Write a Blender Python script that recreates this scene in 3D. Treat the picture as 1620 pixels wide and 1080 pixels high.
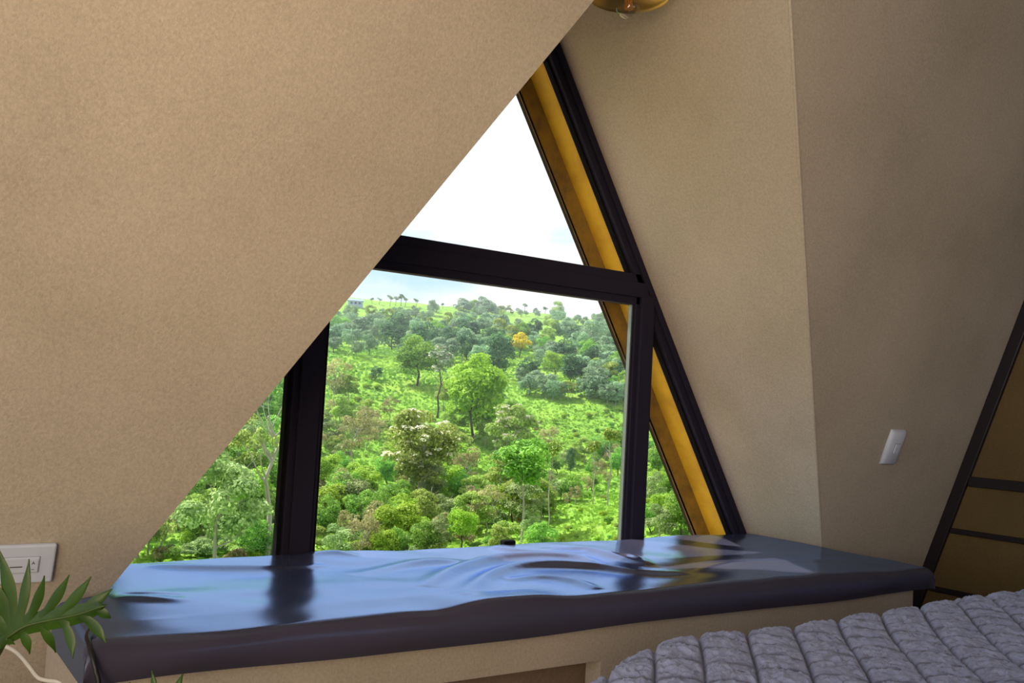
import bpy, bmesh, math, random
import numpy as np
from mathutils import Vector, Matrix

for o in list(bpy.data.objects): bpy.data.objects.remove(o)
SC = bpy.context.scene
COL = SC.collection
V = Vector
random.seed(7); RNG = np.random.default_rng(11)

# ------------------------------------------------------------------ camera
ZB = 0.50                       # height of the cushion top over the floor
CAM = np.array([-1.4656, -2.2157, 0.3946 + ZB])
F, CY, YAW, PITCH, ROLL = 1498.08, 548.8, 0.6025, 0.0587, 0.0553
FW = np.array([math.sin(YAW)*math.cos(PITCH), math.cos(YAW)*math.cos(PITCH), math.sin(PITCH)])
_r = np.cross(FW, [0, 0, 1.]); _r /= np.linalg.norm(_r); _u = np.cross(_r, FW)
RT = _r*math.cos(ROLL) + _u*math.sin(ROLL); UP = -_r*math.sin(ROLL) + _u*math.cos(ROLL)
cam_d = bpy.data.cameras.new('camera'); cam = bpy.data.objects.new('camera', cam_d); COL.objects.link(cam)
cam.matrix_world = Matrix(((RT[0], UP[0], -FW[0], CAM[0]), (RT[1], UP[1], -FW[1], CAM[1]), (RT[2], UP[2], -FW[2], CAM[2]), (0, 0, 0, 1)))
cam_d.sensor_width = 36; cam_d.lens = F*36/1620; cam_d.shift_y = (CY-540)/1620
cam_d.clip_start = 0.02; cam_d.clip_end = 3000
SC.camera = cam

# ------------------------------------------------------------------ world, sun, fill lights, exposure
SC.view_settings.view_transform = 'Standard'; SC.view_settings.look = 'None'
SC.view_settings.gamma = 1.0; SC.view_settings.use_curve_mapping = False
SC.view_settings.exposure = 0.0
W = bpy.data.worlds.new('sky'); SC.world = W; W.use_nodes = True
nt = W.node_tree; nt.nodes.clear()
n_o = nt.nodes.new('ShaderNodeOutputWorld'); n_b = nt.nodes.new('ShaderNodeBackground')
n_c = nt.nodes.new('ShaderNodeTexCoord'); n_m = nt.nodes.new('ShaderNodeMapping'); n_n = nt.nodes.new('ShaderNodeTexNoise')
n_r = nt.nodes.new('ShaderNodeValToRGB')
n_m.inputs['Scale'].default_value = (1, 1, 2.6); n_m.inputs['Location'].default_value = (0.38, 0.1, 0.55)
n_n.inputs['Scale'].default_value = 3.4; n_n.inputs['Detail'].default_value = 6; n_n.inputs['Roughness'].default_value = 0.5
e = n_r.color_ramp.elements
e[0].position = 0.33; e[0].color = (0.40, 0.70, 0.97, 1); e[1].position = 0.455; e[1].color = (1.0, 1.03, 1.06, 1)
nt.links.new(n_c.outputs['Generated'], n_m.inputs[0]); nt.links.new(n_m.outputs[0], n_n.inputs['Vector'])
nt.links.new(n_n.outputs[0], n_r.inputs[0]); nt.links.new(n_r.outputs[0], n_b.inputs[0]); nt.links.new(n_b.outputs[0], n_o.inputs[0])
n_b.inputs[1].default_value = 1.10

SUN_TO = V((-0.38, 0.52, 1.0)).normalized()          # towards the sun
sl = bpy.data.lights.new('sun', 'SUN'); sl.energy = 8.5; sl.angle = math.radians(0.6); sl.color = (1, 0.96, 0.88)
so = bpy.data.objects.new('sun', sl); COL.objects.link(so)
so.rotation_euler = (-SUN_TO).to_track_quat('-Z', 'Y').to_euler(); so.location = (-20, 30, 60)

def area(name, loc, aim, w, h, power, color):
    l = bpy.data.lights.new(name, 'AREA'); l.shape = 'RECTANGLE'; l.size = w; l.size_y = h; l.energy = power; l.color = color
    o = bpy.data.objects.new(name, l); COL.objects.link(o); o.location = loc
    o.rotation_euler = (V(aim)-V(loc)).to_track_quat('-Z', 'Z').to_euler(); return o
# added warm fill light, unseen at the left, brightening the sloping wall
area('warm_fill_left', (-2.50, -2.75, 1.35), (-0.7, -0.5, 1.5), 1.9, 1.7, 12.8, (1.0, 0.725, 0.385)).data.spread = math.radians(66)
# added cool fill light, unseen at the back, lifting bench and right wall
area('cool_fill_back', (0.9, -4.55, 1.3), (1.0, -0.5, 0.75), 1.4, 1.1, 2.0, (0.62, 0.80, 1.0)).data.spread = math.radians(80)

# ------------------------------------------------------------------ materials
def new_mat(name):
    m = bpy.data.materials.new(name); m.use_nodes = True
    return m, m.node_tree, m.node_tree.nodes['Principled BSDF']
def L(t, a, b): t.links.new(a, b)
def noise_ramp(t, scale, stops, detail=6, rough=0.6, coord='Object', vscale=None):
    tc = t.nodes.new('ShaderNodeTexCoord'); n = t.nodes.new('ShaderNodeTexNoise'); r = t.nodes.new('ShaderNodeValToRGB')
    n.inputs['Scale'].default_value = scale; n.inputs['Detail'].default_value = detail; n.inputs['Roughness'].default_value = rough
    if vscale:
        mp = t.nodes.new('ShaderNodeMapping'); mp.inputs['Scale'].default_value = vscale
        L(t, tc.outputs[coord], mp.inputs[0]); L(t, mp.outputs[0], n.inputs['Vector'])
    else: L(t, tc.outputs[coord], n.inputs['Vector'])
    el = r.color_ramp.elements
    while len(el) > 1: el.remove(el[-1])
    el[0].position = stops[0][0]; el[0].color = (*stops[0][1], 1)
    for p, c in stops[1:]:
        x = el.new(p); x.color = (*c, 1)
    L(t, n.outputs[0], r.inputs[0]); return n, r, tc
def add_bump(t, b, scale, strength, dist=0.01, detail=4, coord='Object', rough=0.6):
    tc = t.nodes.new('ShaderNodeTexCoord'); n = t.nodes.new('ShaderNodeTexNoise'); bp = t.nodes.new('ShaderNodeBump')
    n.inputs['Scale'].default_value = scale; n.inputs['Detail'].default_value = detail; n.inputs['Roughness'].default_value = rough
    bp.inputs['Strength'].default_value = strength; bp.inputs['Distance'].default_value = dist
    L(t, tc.outputs[coord], n.inputs['Vector']); L(t, n.outputs[0], bp.inputs['Height']); L(t, bp.outputs[0], b.inputs['Normal']); return bp
def simple(name, col, rough=0.5, metal=0.0, spec=0.5, bump=None):
    m, t, b = new_mat(name)
    b.inputs['Base Color'].default_value = (*col, 1); b.inputs['Roughness'].default_value = rough; b.inputs['Metallic'].default_value = metal
    b.inputs['Specular IOR Level'].default_value = spec
    if bump: add_bump(t, b, *bump)
    return m
def plaster(name, c0, c1, c2):
    m, t, b = new_mat(name)
    n, r, tc = noise_ramp(t, 1.7, [(0.3, c0), (0.5, c1), (0.72, c2)], 7, 0.62)
    n2, r2, _ = noise_ramp(t, 160, [(0.3, (0.80, 0.80, 0.80)), (0.7, (1.12, 1.12, 1.12))], 3, 0.7)
    mx = t.nodes.new('ShaderNodeMix'); mx.data_type = 'RGBA'; mx.blend_type = 'MULTIPLY'; mx.inputs[0].default_value = 0.8
    L(t, r.outputs[0], mx.inputs[6]); L(t, r2.outputs[0], mx.inputs[7]); L(t, mx.outputs[2], b.inputs['Base Color'])
    b.inputs['Roughness'].default_value = 0.85; b.inputs['Specular IOR Level'].default_value = 0.25
    add_bump(t, b, 220, 0.35, 0.004, 5)
    return m
M = {}
M['plaster'] = plaster('beige_plaster', (0.425, 0.365, 0.297), (0.49, 0.424, 0.352), (0.545, 0.475, 0.402))
M['frame'] = simple('black_aluminium', (0.018, 0.016, 0.032), 0.7, 0.0, 0.12, (400, 0.05, 0.001, 2))
M['gasket'] = simple('black_rubber', (0.008, 0.008, 0.010), 0.9, 0, 0.05)
M['sash'] = simple('grey_aluminium', (0.22, 0.23, 0.27), 0.3, 0.6)
m, t, b = new_mat('yellow_paint')
n, r, tc = noise_ramp(t, 9, [(0.35, (0.56, 0.30, 0.010)), (0.62, (0.74, 0.43, 0.014))], 6, 0.65)
L(t, r.outputs[0], b.inputs['Base Color']); b.inputs['Roughness'].default_value = 0.55; M['yellow'] = m
m, t, b = new_mat('weathered_ochre_steel')
n, r, tc = noise_ramp(t, 14, [(0.32, (0.16, 0.10, 0.035)), (0.55, (0.33, 0.195, 0.03)), (0.8, (0.42, 0.25, 0.03))], 8, 0.7)
L(t, r.outputs[0], b.inputs['Base Color']); b.inputs['Roughness'].default_value = 0.6; M['ochre'] = m
M['dark_edge'] = simple('dark_brown_edge', (0.035, 0.026, 0.02), 0.9, 0, 0.05)
# glass: clear with a faint fresnel reflection
m = bpy.data.materials.new('window_glass'); m.use_nodes = True; t = m.node_tree; t.nodes.clear()
o_ = t.nodes.new('ShaderNodeOutputMaterial'); tr = t.nodes.new('ShaderNodeBsdfTransparent'); gl = t.nodes.new('ShaderNodeBsdfGlossy')
fr = t.nodes.new('ShaderNodeFresnel'); mx = t.nodes.new('ShaderNodeMixShader'); fr.inputs[0].default_value = 1.25
gl.inputs['Roughness'].default_value = 0.02; tr.inputs[0].default_value = (0.985, 0.995, 0.99, 1)
ge = t.nodes.new('ShaderNodeNewGeometry'); ml = t.nodes.new('ShaderNodeMath'); ml.operation = 'SUBTRACT'; ml.use_clamp = True   # outer skins only: no inner total reflection
L(t, fr.outputs[0], ml.inputs[0]); L(t, ge.outputs['Backfacing'], ml.inputs[1]); L(t, ml.outputs[0], mx.inputs[0]); L(t, tr.outputs[0], mx.inputs[1]); L(t, gl.outputs[0], mx.inputs[2]); L(t, mx.outputs[0], o_.inputs[0]); M['glass'] = m
m = bpy.data.materials.new('bulb_glass'); m.use_nodes = True; t = m.node_tree; t.nodes.clear()
o_ = t.nodes.new('ShaderNodeOutputMaterial'); tr = t.nodes.new('ShaderNodeBsdfTransparent'); gl = t.nodes.new('ShaderNodeBsdfGlossy')
fr = t.nodes.new('ShaderNodeFresnel'); mx = t.nodes.new('ShaderNodeMixShader'); fr.inputs[0].default_value = 2.0
gl.inputs['Roughness'].default_value = 0.03; tr.inputs[0].default_value = (0.95, 0.94, 0.9, 1)
ge = t.nodes.new('ShaderNodeNewGeometry'); ml = t.nodes.new('ShaderNodeMath'); ml.operation = 'SUBTRACT'; ml.use_clamp = True
L(t, fr.outputs[0], ml.inputs[0]); L(t, ge.outputs['Backfacing'], ml.inputs[1]); L(t, ml.outputs[0], mx.inputs[0]); L(t, tr.outputs[0], mx.inputs[1]); L(t, gl.outputs[0], mx.inputs[2]); L(t, mx.outputs[0], o_.inputs[0]); M['bulb'] = m
m, t, b = new_mat('navy_vinyl')
b.inputs['Base Color'].default_value = (0.066, 0.060, 0.096, 1); b.inputs['Roughness'].default_value = 0.6
b.inputs['Specular IOR Level'].default_value = 0.0
bp_ = add_bump(t, b, 900, 0.08, 0.001, 2)
gl = t.nodes.new('ShaderNodeBsdfGlossy'); gl.inputs['Color'].default_value = (0.46, 0.66, 1.15, 1); gl.inputs['Roughness'].default_value = 0.19
lw = t.nodes.new('ShaderNodeLayerWeight'); lw.inputs['Blend'].default_value = 0.5; pw = t.nodes.new('ShaderNodeMath'); pw.operation = 'POWER'; pw.inputs[1].default_value = 2.2
mp_ = t.nodes.new('ShaderNodeMapRange'); mp_.inputs[3].default_value = 0.025; mp_.inputs[4].default_value = 0.86; mx = t.nodes.new('ShaderNodeMixShader')
L(t, bp_.outputs[0], lw.inputs['Normal']); L(t, lw.outputs['Facing'], pw.inputs[0]); L(t, pw.outputs[0], mp_.inputs[0])
L(t, bp_.outputs[0], gl.inputs['Normal']); L(t, mp_.outputs[0], mx.inputs[0]); L(t, b.outputs[0], mx.inputs[1]); L(t, gl.outputs[0], mx.inputs[2])
L(t, mx.outputs[0], t.nodes['Material Output'].inputs[0]); M['vinyl'] = m
m, t, b = new_mat('lavender_grey_cotton')
n, r, tc = noise_ramp(t, 60, [(0.3, (0.29, 0.335, 0.58)), (0.7, (0.44, 0.49, 0.78))], 5, 0.65)
th = t.nodes.new('ShaderNodeAttribute'); th.attribute_name = 'groove_shade'; mx = t.nodes.new('ShaderNodeMix'); mx.data_type = 'RGBA'; mx.inputs[7].default_value = (0.12, 0.13, 0.24, 1)  # mixes painted groove shade into the cotton colour
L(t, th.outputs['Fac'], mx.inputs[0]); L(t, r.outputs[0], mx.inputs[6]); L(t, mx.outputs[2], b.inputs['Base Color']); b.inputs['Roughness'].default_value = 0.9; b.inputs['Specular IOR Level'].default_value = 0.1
b.inputs['Sheen Weight'].default_value = 0.25
add_bump(t, b, 330, 0.6, 0.004, 4); M['quilt'] = m
M['white_plastic'] = simple('white_plastic', (0.62, 0.67, 0.82), 0.35)
M['grey_print'] = simple('grey_print', (0.12, 0.12, 0.13), 0.5)
M['brass'] = simple('brushed_brass', (0.50, 0.34, 0.10), 0.42, 1.0)
M['filament'] = simple('amber_filament', (0.75, 0.33, 0.05), 0.35)
M['brown_panel'] = plaster('brown_panel', (0.125, 0.085, 0.036), (0.155, 0.108, 0.046), (0.185, 0.13, 0.057))
M['steel_black'] = simple('black_steel', (0.014, 0.010, 0.014), 0.45)
m, t, b = new_mat('floor_wood')
n, r, tc = noise_ramp(t, 3, [(0.3, (0.16, 0.09, 0.045)), (0.7, (0.26, 0.155, 0.08))], 8, 0.7, vscale=(1, 9, 1))
L(t, r.outputs[0], b.inputs['Base Color']); b.inputs['Roughness'].default_value = 0.45; M['floor'] = m
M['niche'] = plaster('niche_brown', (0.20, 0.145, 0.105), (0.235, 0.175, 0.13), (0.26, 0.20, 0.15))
M['mattress'] = simple('white_ticking', (0.7, 0.7, 0.68), 0.8)
M['white_cable'] = simple('white_cable', (0.66, 0.64, 0.60), 0.5)
M['black_cable'] = simple('black_cable', (0.012, 0.012, 0.014), 0.45)
M['pot'] = simple('grey_ceramic', (0.25, 0.25, 0.26), 0.4)
M['soil'] = simple('dark_soil', (0.03, 0.02, 0.014), 0.95, bump=(60, 0.8, 0.01, 4))
m, t, b = new_mat('plant_leaf')
n, r, tc = noise_ramp(t, 18, [(0.3, (0.020, 0.062, 0.008)), (0.7, (0.050, 0.125, 0.012))], 4, 0.5)
L(t, r.outputs[0], b.inputs['Base Color']); b.inputs['Roughness'].default_value = 0.38
tl = t.nodes.new('ShaderNodeBsdfTranslucent'); tl.inputs[0].default_value = (0.09, 0.21, 0.012, 1)
mx = t.nodes.new('ShaderNodeMixShader'); mx.inputs[0].default_value = 0.3
L(t, b.outputs[0], mx.inputs[1]); L(t, tl.outputs[0], mx.inputs[2]); L(t, mx.outputs[0], t.nodes['Material Output'].inputs[0]); M['leaf'] = m
M['petiole'] = simple('green_stem', (0.06, 0.10, 0.02), 0.5)

# ------------------------------------------------------------------ helpers
def tag(o, label=None, cat=None, group=None, kind=None):
    if label: o['label'] = label
    if cat: o['category'] = cat
    if group: o['group'] = group
    if kind: o['kind'] = kind
    return o
def empty(name, loc=(0, 0, 0), rz=0, scale=1):
    o = bpy.data.objects.new(name, None); COL.objects.link(o); o.location = loc; o.rotation_euler = (0, 0, rz); o.scale = (scale,)*3
    o.empty_display_size = 0.05; return o
def link(name, me, mat, parent=None, smooth=False):
    if mat is not None and len(me.materials) == 0: me.materials.append(mat)
    o = bpy.data.objects.new(name, me); COL.objects.link(o)
    if parent: o.parent = parent
    if smooth: me.polygons.foreach_set('use_smooth', [True]*len(me.polygons))
    return o
def pyd(name, verts, faces, mat, parent=None, smooth=False):
    me = bpy.data.meshes.new(name); me.from_pydata([tuple(v) for v in verts], [], faces); me.update()
    bm = bmesh.new(); bm.from_mesh(me); bmesh.ops.recalc_face_normals(bm, faces=bm.faces); bm.to_mesh(me); bm.free()
    return link(name, me, mat, parent, smooth)
def bmo(name, bm, mat, parent=None, smooth=False):
    me = bpy.data.meshes.new(name); bm.to_mesh(me); bm.free(); return link(name, me, mat, parent, smooth)
def bevel(o, w, seg=2):
    md = o.modifiers.new('bevel', 'BEVEL'); md.width = w; md.segments = seg; md.limit_method = 'ANGLE'; md.angle_limit = math.radians(40); return o
def prism(name, poly, ext, mat, parent=None, bev=0):
    """poly: list of 3d points (planar), ext: extrusion vector"""
    n = len(poly); e_ = V(ext); vs = [V(p) for p in poly] + [V(p)+e_ for p in poly]
    fs = [tuple(range(n)), tuple(range(2*n-1, n-1, -1))] + [(i, (i+1) % n, n+(i+1) % n, n+i) for i in range(n)]
    o = pyd(name, vs, fs, mat, parent)
    if bev: bevel(o, bev)
    return o
def box(name, a, c, mat, parent=None, bev=0):
    x0, y0, z0 = a; x1, y1, z1 = c
    return prism(name, [(x0, y0, z0), (x1, y0, z0), (x1, y1, z0), (x0, y1, z0)], (0, 0, z1-z0), mat, parent, bev)
def tube(name, pts, rad, mat, parent=None, seg=10, closed_ends=True):
    pts = [V(p) for p in pts]; bm = bmesh.new(); rings = []
    rr = rad if isinstance(rad, (list, tuple)) else [rad]*len(pts)
    up = V((0, 0, 1))
    for i, p in enumerate(pts):
        d = (pts[min(i+1, len(pts)-1)] - pts[max(i-1, 0)]).normalized()
        a = d.cross(up if abs(d.z) < 0.95 else V((1, 0, 0))).normalized(); b_ = d.cross(a)
        rings.append([bm.verts.new(p + (a*math.cos(2*math.pi*k/seg) + b_*math.sin(2*math.pi*k/seg))*rr[i]) for k in range(seg)])
    for i in range(len(pts)-1):
        for k in range(seg): bm.faces.new((rings[i][k], rings[i][(k+1) % seg], rings[i+1][(k+1) % seg], rings[i+1][k]))
    bm.faces.new(rings[0]); bm.faces.new(rings[-1][::-1])
    bmesh.ops.recalc_face_normals(bm, faces=bm.faces)
    return bmo(name, bm, mat, parent, True)
def catmull(pts, n=8):
    P = [V(p) for p in pts]; P = [P[0]*2-P[1]] + P + [P[-1]*2-P[-2]]; out = []
    for i in range(1, len(P)-2):
        for k in range(n):
            t_ = k/n; a, b_, c_, d_ = P[i-1], P[i], P[i+1], P[i+2]
            out.append(0.5*((2*b_) + (c_-a)*t_ + (2*a-5*b_+4*c_-d_)*t_*t_ + (3*b_-a-3*c_+d_)*t_**3))
    out.append(P[-2]); return out
def lathe(name, prof, mat, parent=None, seg=40, loc=(0, 0, 0)):
    bm = bmesh.new(); rings = []
    for r_, z in prof:
        rings.append([bm.verts.new((loc[0]+r_*math.cos(2*math.pi*k/seg), loc[1]+r_*math.sin(2*math.pi*k/seg), loc[2]+z)) for k in range(seg)])
    for i in range(len(prof)-1):
        for k in range(seg): bm.faces.new((rings[i][k], rings[i][(k+1) % seg], rings[i+1][(k+1) % seg], rings[i+1][k]))
    bmesh.ops.remove_doubles(bm, verts=bm.verts, dist=1e-6)
    bmesh.ops.recalc_face_normals(bm, faces=bm.faces)
    return bmo(name, bm, mat, parent, True)
def ray(x, y): return FW + RT*(x-810)/F + UP*(CY-y)/F
def at(x, y, depth): return V(CAM + ray(x, y)*depth)
def hit_plane(x, y, n, k):
    d = ray(x, y); n = np.array(n, float); return V(CAM + d*((k-n@CAM)/(n@d)))

# ------------------------------------------------------------------ the house shell
WH, AH = 1.05, 1.713             # dormer: half width at cushion level, apex height over the cushion
Y0, CC = -0.3221, 0.3582         # main slope: Y = Y0 - CC*(z-ZB)
XG, XL = 1.690, -2.65             # gable ends
ZC = 3.3                         # ceiling
def E_(z): return WH*(1-(z-ZB)/AH)
def MY(z): return Y0-CC*(z-ZB)
ZF = 0.0
nrm = V((0, 1, CC)).normalized()
P3 = lambda x, z: (x, MY(z), z)
ZA = ZB+AH
bm = bmesh.new()
def slab(bm, poly, ext):
    n = len(poly); e_ = V(ext); a = [bm.verts.new(V(p)) for p in poly]; c = [bm.verts.new(V(p)+e_) for p in poly]
    bm.faces.new(a); bm.faces.new(c[::-1])
    for i in range(n): bm.faces.new((a[i], a[(i+1) % n], c[(i+1) % n], c[i]))
slab(bm, [P3(XL, ZF), P3(-WH, ZF), P3(-WH, ZB), P3(0, ZA), P3(WH, ZB), P3(WH, ZF), P3(XG, ZF), P3(XG, ZC), P3(XL, ZC)], nrm*0.16)
bmesh.ops.recalc_face_normals(bm, faces=bm.faces)
_ed = [e_ for e_ in bm.edges if {tuple(round(c, 3) for c in v.co) for v in e_.verts} == {tuple(round(c, 3) for c in P3(-WH, ZB)), tuple(round(c, 3) for c in P3(0, ZA))}]
bmesh.ops.bevel(bm, geom=_ed, offset=0.010, segments=5, affect='EDGES', profile=0.5)       # soft plaster edge on the left of the recess
bmesh.ops.recalc_face_normals(bm, faces=bm.faces)
wf = tag(bmo('wall_front', bm, M['plaster']), 'beige plastered sloping wall with the triangular window recess', kind='structure')
# the recess's two slopes
YI = 0.022
for s, nm in ((-1, 'wall_left'), (1, 'wall_right')):
    z1 = ZA
    zl = ZB-0.12; poly = [(s*E_(zl), MY(zl)+0.02, zl), (s*E_(zl), YI, zl), (0, YI, ZA), (0, MY(ZA), ZA), (s*WH, MY(ZB), ZB)]
    w_ = prism(nm, poly, V((s*AH, 0, WH)).normalized()*0.14, M['plaster'])
    tag(w_, 'olive beige plastered slope of the window recess', kind='structure')
for s, nm, rr in ((1, 'trim_1', 0.0045),):
    tr_ = tube(nm, [V((s*E_(z), MY(z), z)) + V((s*0.5, 0.5, 0.3)).normalized()*rr*0.75 for z in (ZF, ZB, ZB+0.6, ZB+1.2, ZA)], rr, M['plaster'], seg=12)
    tag(tr_, 'plaster corner bead along the recess edge', kind='structure')
tag(box('wall_sill', (-1.04, 0.06, -0.1), (1.04, 0.2, ZB-0.09), M['plaster']), 'low wall under the triangular window', kind='structure')
# floor, ceiling, back slope, far gable
tag(box('floor', (XL, -5.3, -0.1), (XG+0.1, 0.2, 0.0), M['floor']), 'brown wooden floor', kind='structure')
tag(box('ceiling', (XL, -5.3, ZC), (XG+0.1, -0.9, ZC+0.1), M['plaster']), 'plaster ceiling', kind='structure')
YB = -5.0
tag(prism('wall_back', [(XL, YB-0.15, 0), (XG, YB-0.15, 0), (XG, YB+0.75, ZC), (XL, YB+0.75, ZC)], (0, -0.15, 0.05), M['plaster']), 'plastered slope opposite the window', kind='structure')
# right gable end, behind the black frame
gable = tag(prism('wall_gable', [(XG+0.02, 0.3, 0), (XG+0.02, -5.4, 0), (XG+0.02, -4.2, ZC), (XG+0.02, -1.2, ZC)], (0.12, 0, 0), M['brown_panel']), 'brown gable wall behind the black frame', kind='structure')
# left gable end: glazed
wl = empty('window_2', (XL, 0, 0)); tag(wl, 'glazed gable end', kind='structure')
for y in (-4.9, -3.5, -2.1, -0.7):
    o = box('mullion', (-0.03, y-0.03, 0), (0.03, y+0.03, ZC), M['frame'], wl)
for z in (0.0, 2.1, ZC-0.06): box('transom', (-0.03, -5.0, z), (0.03, -0.3, z+0.06), M['frame'], wl)

# ------------------------------------------------------------------ triangular window
win = empty('window_1', (0, 0, ZB)); tag(win, 'black aluminium triangular window with four panes', kind='structure')
def wz(z): return WH*(1-z/AH)                     # local half width at height z (over cushion)
FI, FO = -0.012, 0.024                            # inner and outer face of the frame
JW = 0.052                                        # horizontal width of the sloping jamb
ZS = -0.055                                       # bottom of the frame, hidden behind the cushion
for s in (-1, 1):
    j = prism('jamb', [(s*wz(ZS), FI, ZS), (s*(wz(ZS)-JW), FI, ZS), (0, FI, AH*(1-JW/WH)), (0, FI, AH)], (0, FO-FI, 0), M['frame'], win, 0.002)
    j2 = prism('jamb_cover', [(s*(wz(ZS)-0.002), FI-0.010, ZS), (s*(wz(ZS)-JW*0.52), FI-0.010, ZS), (0, FI-0.010, AH*(1-JW*0.52/WH)), (0, FI-0.010, AH-0.004)], (0, 0.012, 0), M['frame'], win, 0.002)
    j3 = prism('gasket', [(s*(wz(ZS)-JW), 0.004, ZS), (s*(wz(ZS)-JW-0.008), 0.004, ZS), (0, 0.004, AH*(1-(JW+0.008)/WH)), (0, 0.004, AH*(1-JW/WH))], (0, 0.02, 0), M['gasket'], win)
MU, MT = 0.5499, 0.0405
ZT1, ZT0 = 0.8172, 0.7206
for s in (-1, 1):
    zt = AH*(1-(MU-MT)/WH)-0.02
    box('mullion', (s*MU-MT, FI, ZS), (s*MU+MT, FO, zt if zt < ZT1 else ZT1), M['frame'], win, 0.002)
    box('mullion_cover', (s*MU-0.026, FI-0.014, ZS), (s*MU+0.026, FI+0.001, ZT0+0.03), M['frame'], win, 0.002)
    box('sash_edge', (s*(MU-MT)-s*0.006-0.0025, -0.002, ZS), (s*(MU-MT)-s*0.006+0.0025, 0.012, ZT0), M['sash'] if s > 0 else M['gasket'], win)
    box('gasket', (s*(MU+MT)+s*0.006-0.004, 0.0, ZS), (s*(MU+MT)+s*0.006+0.004, 0.025, ZT0-0.12), M['gasket'], win)
xw = wz(ZT0)-0.02
prism('transom', [(-wz(ZT0), FI, ZT0), (wz(ZT0), FI, ZT0), (wz(ZT1), FI, ZT1), (-wz(ZT1), FI, ZT1)], (0, FO-FI, 0), M['frame'], win, 0.002)
zm = ZT0+0.035
prism('transom_cover', [(-wz(zm)+0.03, FI-0.010, zm-0.012), (wz(zm)-0.03, FI-0.010, zm-0.012), (wz(zm)-0.045, FI-0.010, zm+0.034), (-wz(zm)+0.045, FI-0.010, zm+0.034)], (0, 0.012, 0), M['frame'], win, 0.002)
box('sill', (-WH-0.02, FI, ZS-0.03), (WH+0.02, FO+0.06, ZS+0.012), M['frame'], win, 0.002)
GY = 0.014
def pane(poly): return prism('pane', [(x, GY, z) for x, z in poly], (0, 0.006, 0), M['glass'], win)
ji = lambda z: wz(z)-JW+0.012
pane([(-MU+MT-0.012, ZS), (MU-MT+0.012, ZS), (MU-MT+0.012, ZT0+0.01), (-MU+MT-0.012, ZT0+0.01)])
for s in (-1, 1):
    x0 = MU+MT-0.012
    pane([(s*x0, ZS), (s*ji(ZS), ZS), (s*x0, AH*(1-(x0+JW-0.012)/WH))])
pane([(-ji(ZT1-0.01), ZT1-0.01), (ji(ZT1-0.01), ZT1-0.01), (0, AH*(1-(JW-0.012)/WH))])
# latch on the sill
lt = box('latch', (0.045, -0.035, -0.01), (0.085, FI, 0.012), M['gasket'], win, 0.004)

# outside: yellow soffit and weathered rake beam
YS = 0.166
for s in (-1, 1):
    t_ = V((s*AH, 0, WH)).normalized()            # outward normal of the slope (world xz)
    so_ = prism('soffit', [(s*wz(-0.6), YI+0.004, ZB-0.6), (0, YI+0.004, ZA), (0, YS, ZA), (s*wz(-0.6), YS, ZB-0.6)], t_*0.05, M['yellow'])
    tag(so_, 'yellow painted soffit outside the %s of the triangular window' % ('left slope' if s < 0 else 'right slope'), 'soffit')
    rb = empty('rake_beam', (0, YS, ZB)); tag(rb, 'weathered ochre steel beam edging the %s overhang' % ('left' if s < 0 else 'right'), 'beam')
    ee = 0.064                                    # how far the beam hangs below the soffit
    a0 = V((s*wz(-0.6), 0, -0.6)); a1 = V((0, 0, AH)); i_ = -t_*ee
    # keep the two beams meeting at the ridge
    b0 = a0+i_; k = b0.x/(b0.x-(a1+i_).x) if abs(b0.x-(a1+i_).x) > 1e-6 else 1
    b1 = b0+((a1+i_)-b0)*k
    prism('web', [a0, a1, b1, b0], (0, 0.006, 0), M['ochre'], rb)
    c0 = b0+t_*0.008; c1 = b1+V((0, 0, 0.012))
    prism('flange', [b0, b1, c1, c0], (0, 0.02, 0), M['dark_edge'], rb)
    prism('cap', [a0, a1, a1+t_*0.02+V((0, 0, 0.02)), a0+t_*0.02], (0, 0.05, 0), M['ochre'], rb)

# ------------------------------------------------------------------ bench
DF = 0.6356
BT = ZB-0.066                     # bench top
ben = empty('bench', (0, -DF, 0)); tag(ben, 'built-in beige plastered window bench with a niche below', 'bench')
XBL, XBR = -1.145, 1.052
yb_ = lambda y: y+DF
yk = 0.20
# top slab, band, side cheek and the recessed niche
box('top', (XBL, 0.0, BT-0.082), (XBR, 0.312, BT), M['plaster'], ben)
box('seat', (-WH+0.004, 0.312, BT-0.05), (WH-0.004, DF-0.02, BT), M['plaster'], ben)
box('side', (XBL, 0.0, 0.0), (XBL+0.10, 0.30, BT-0.082), M['plaster'], ben)
box('front', (-0.101, 0.0, 0.0), (XBR, 0.05, BT-0.082), M['plaster'], ben)
box('niche_back', (XBL+0.1, 0.065, 0.0), (-0.08, 0.085, BT-0.082), M['niche'], ben)

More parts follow.
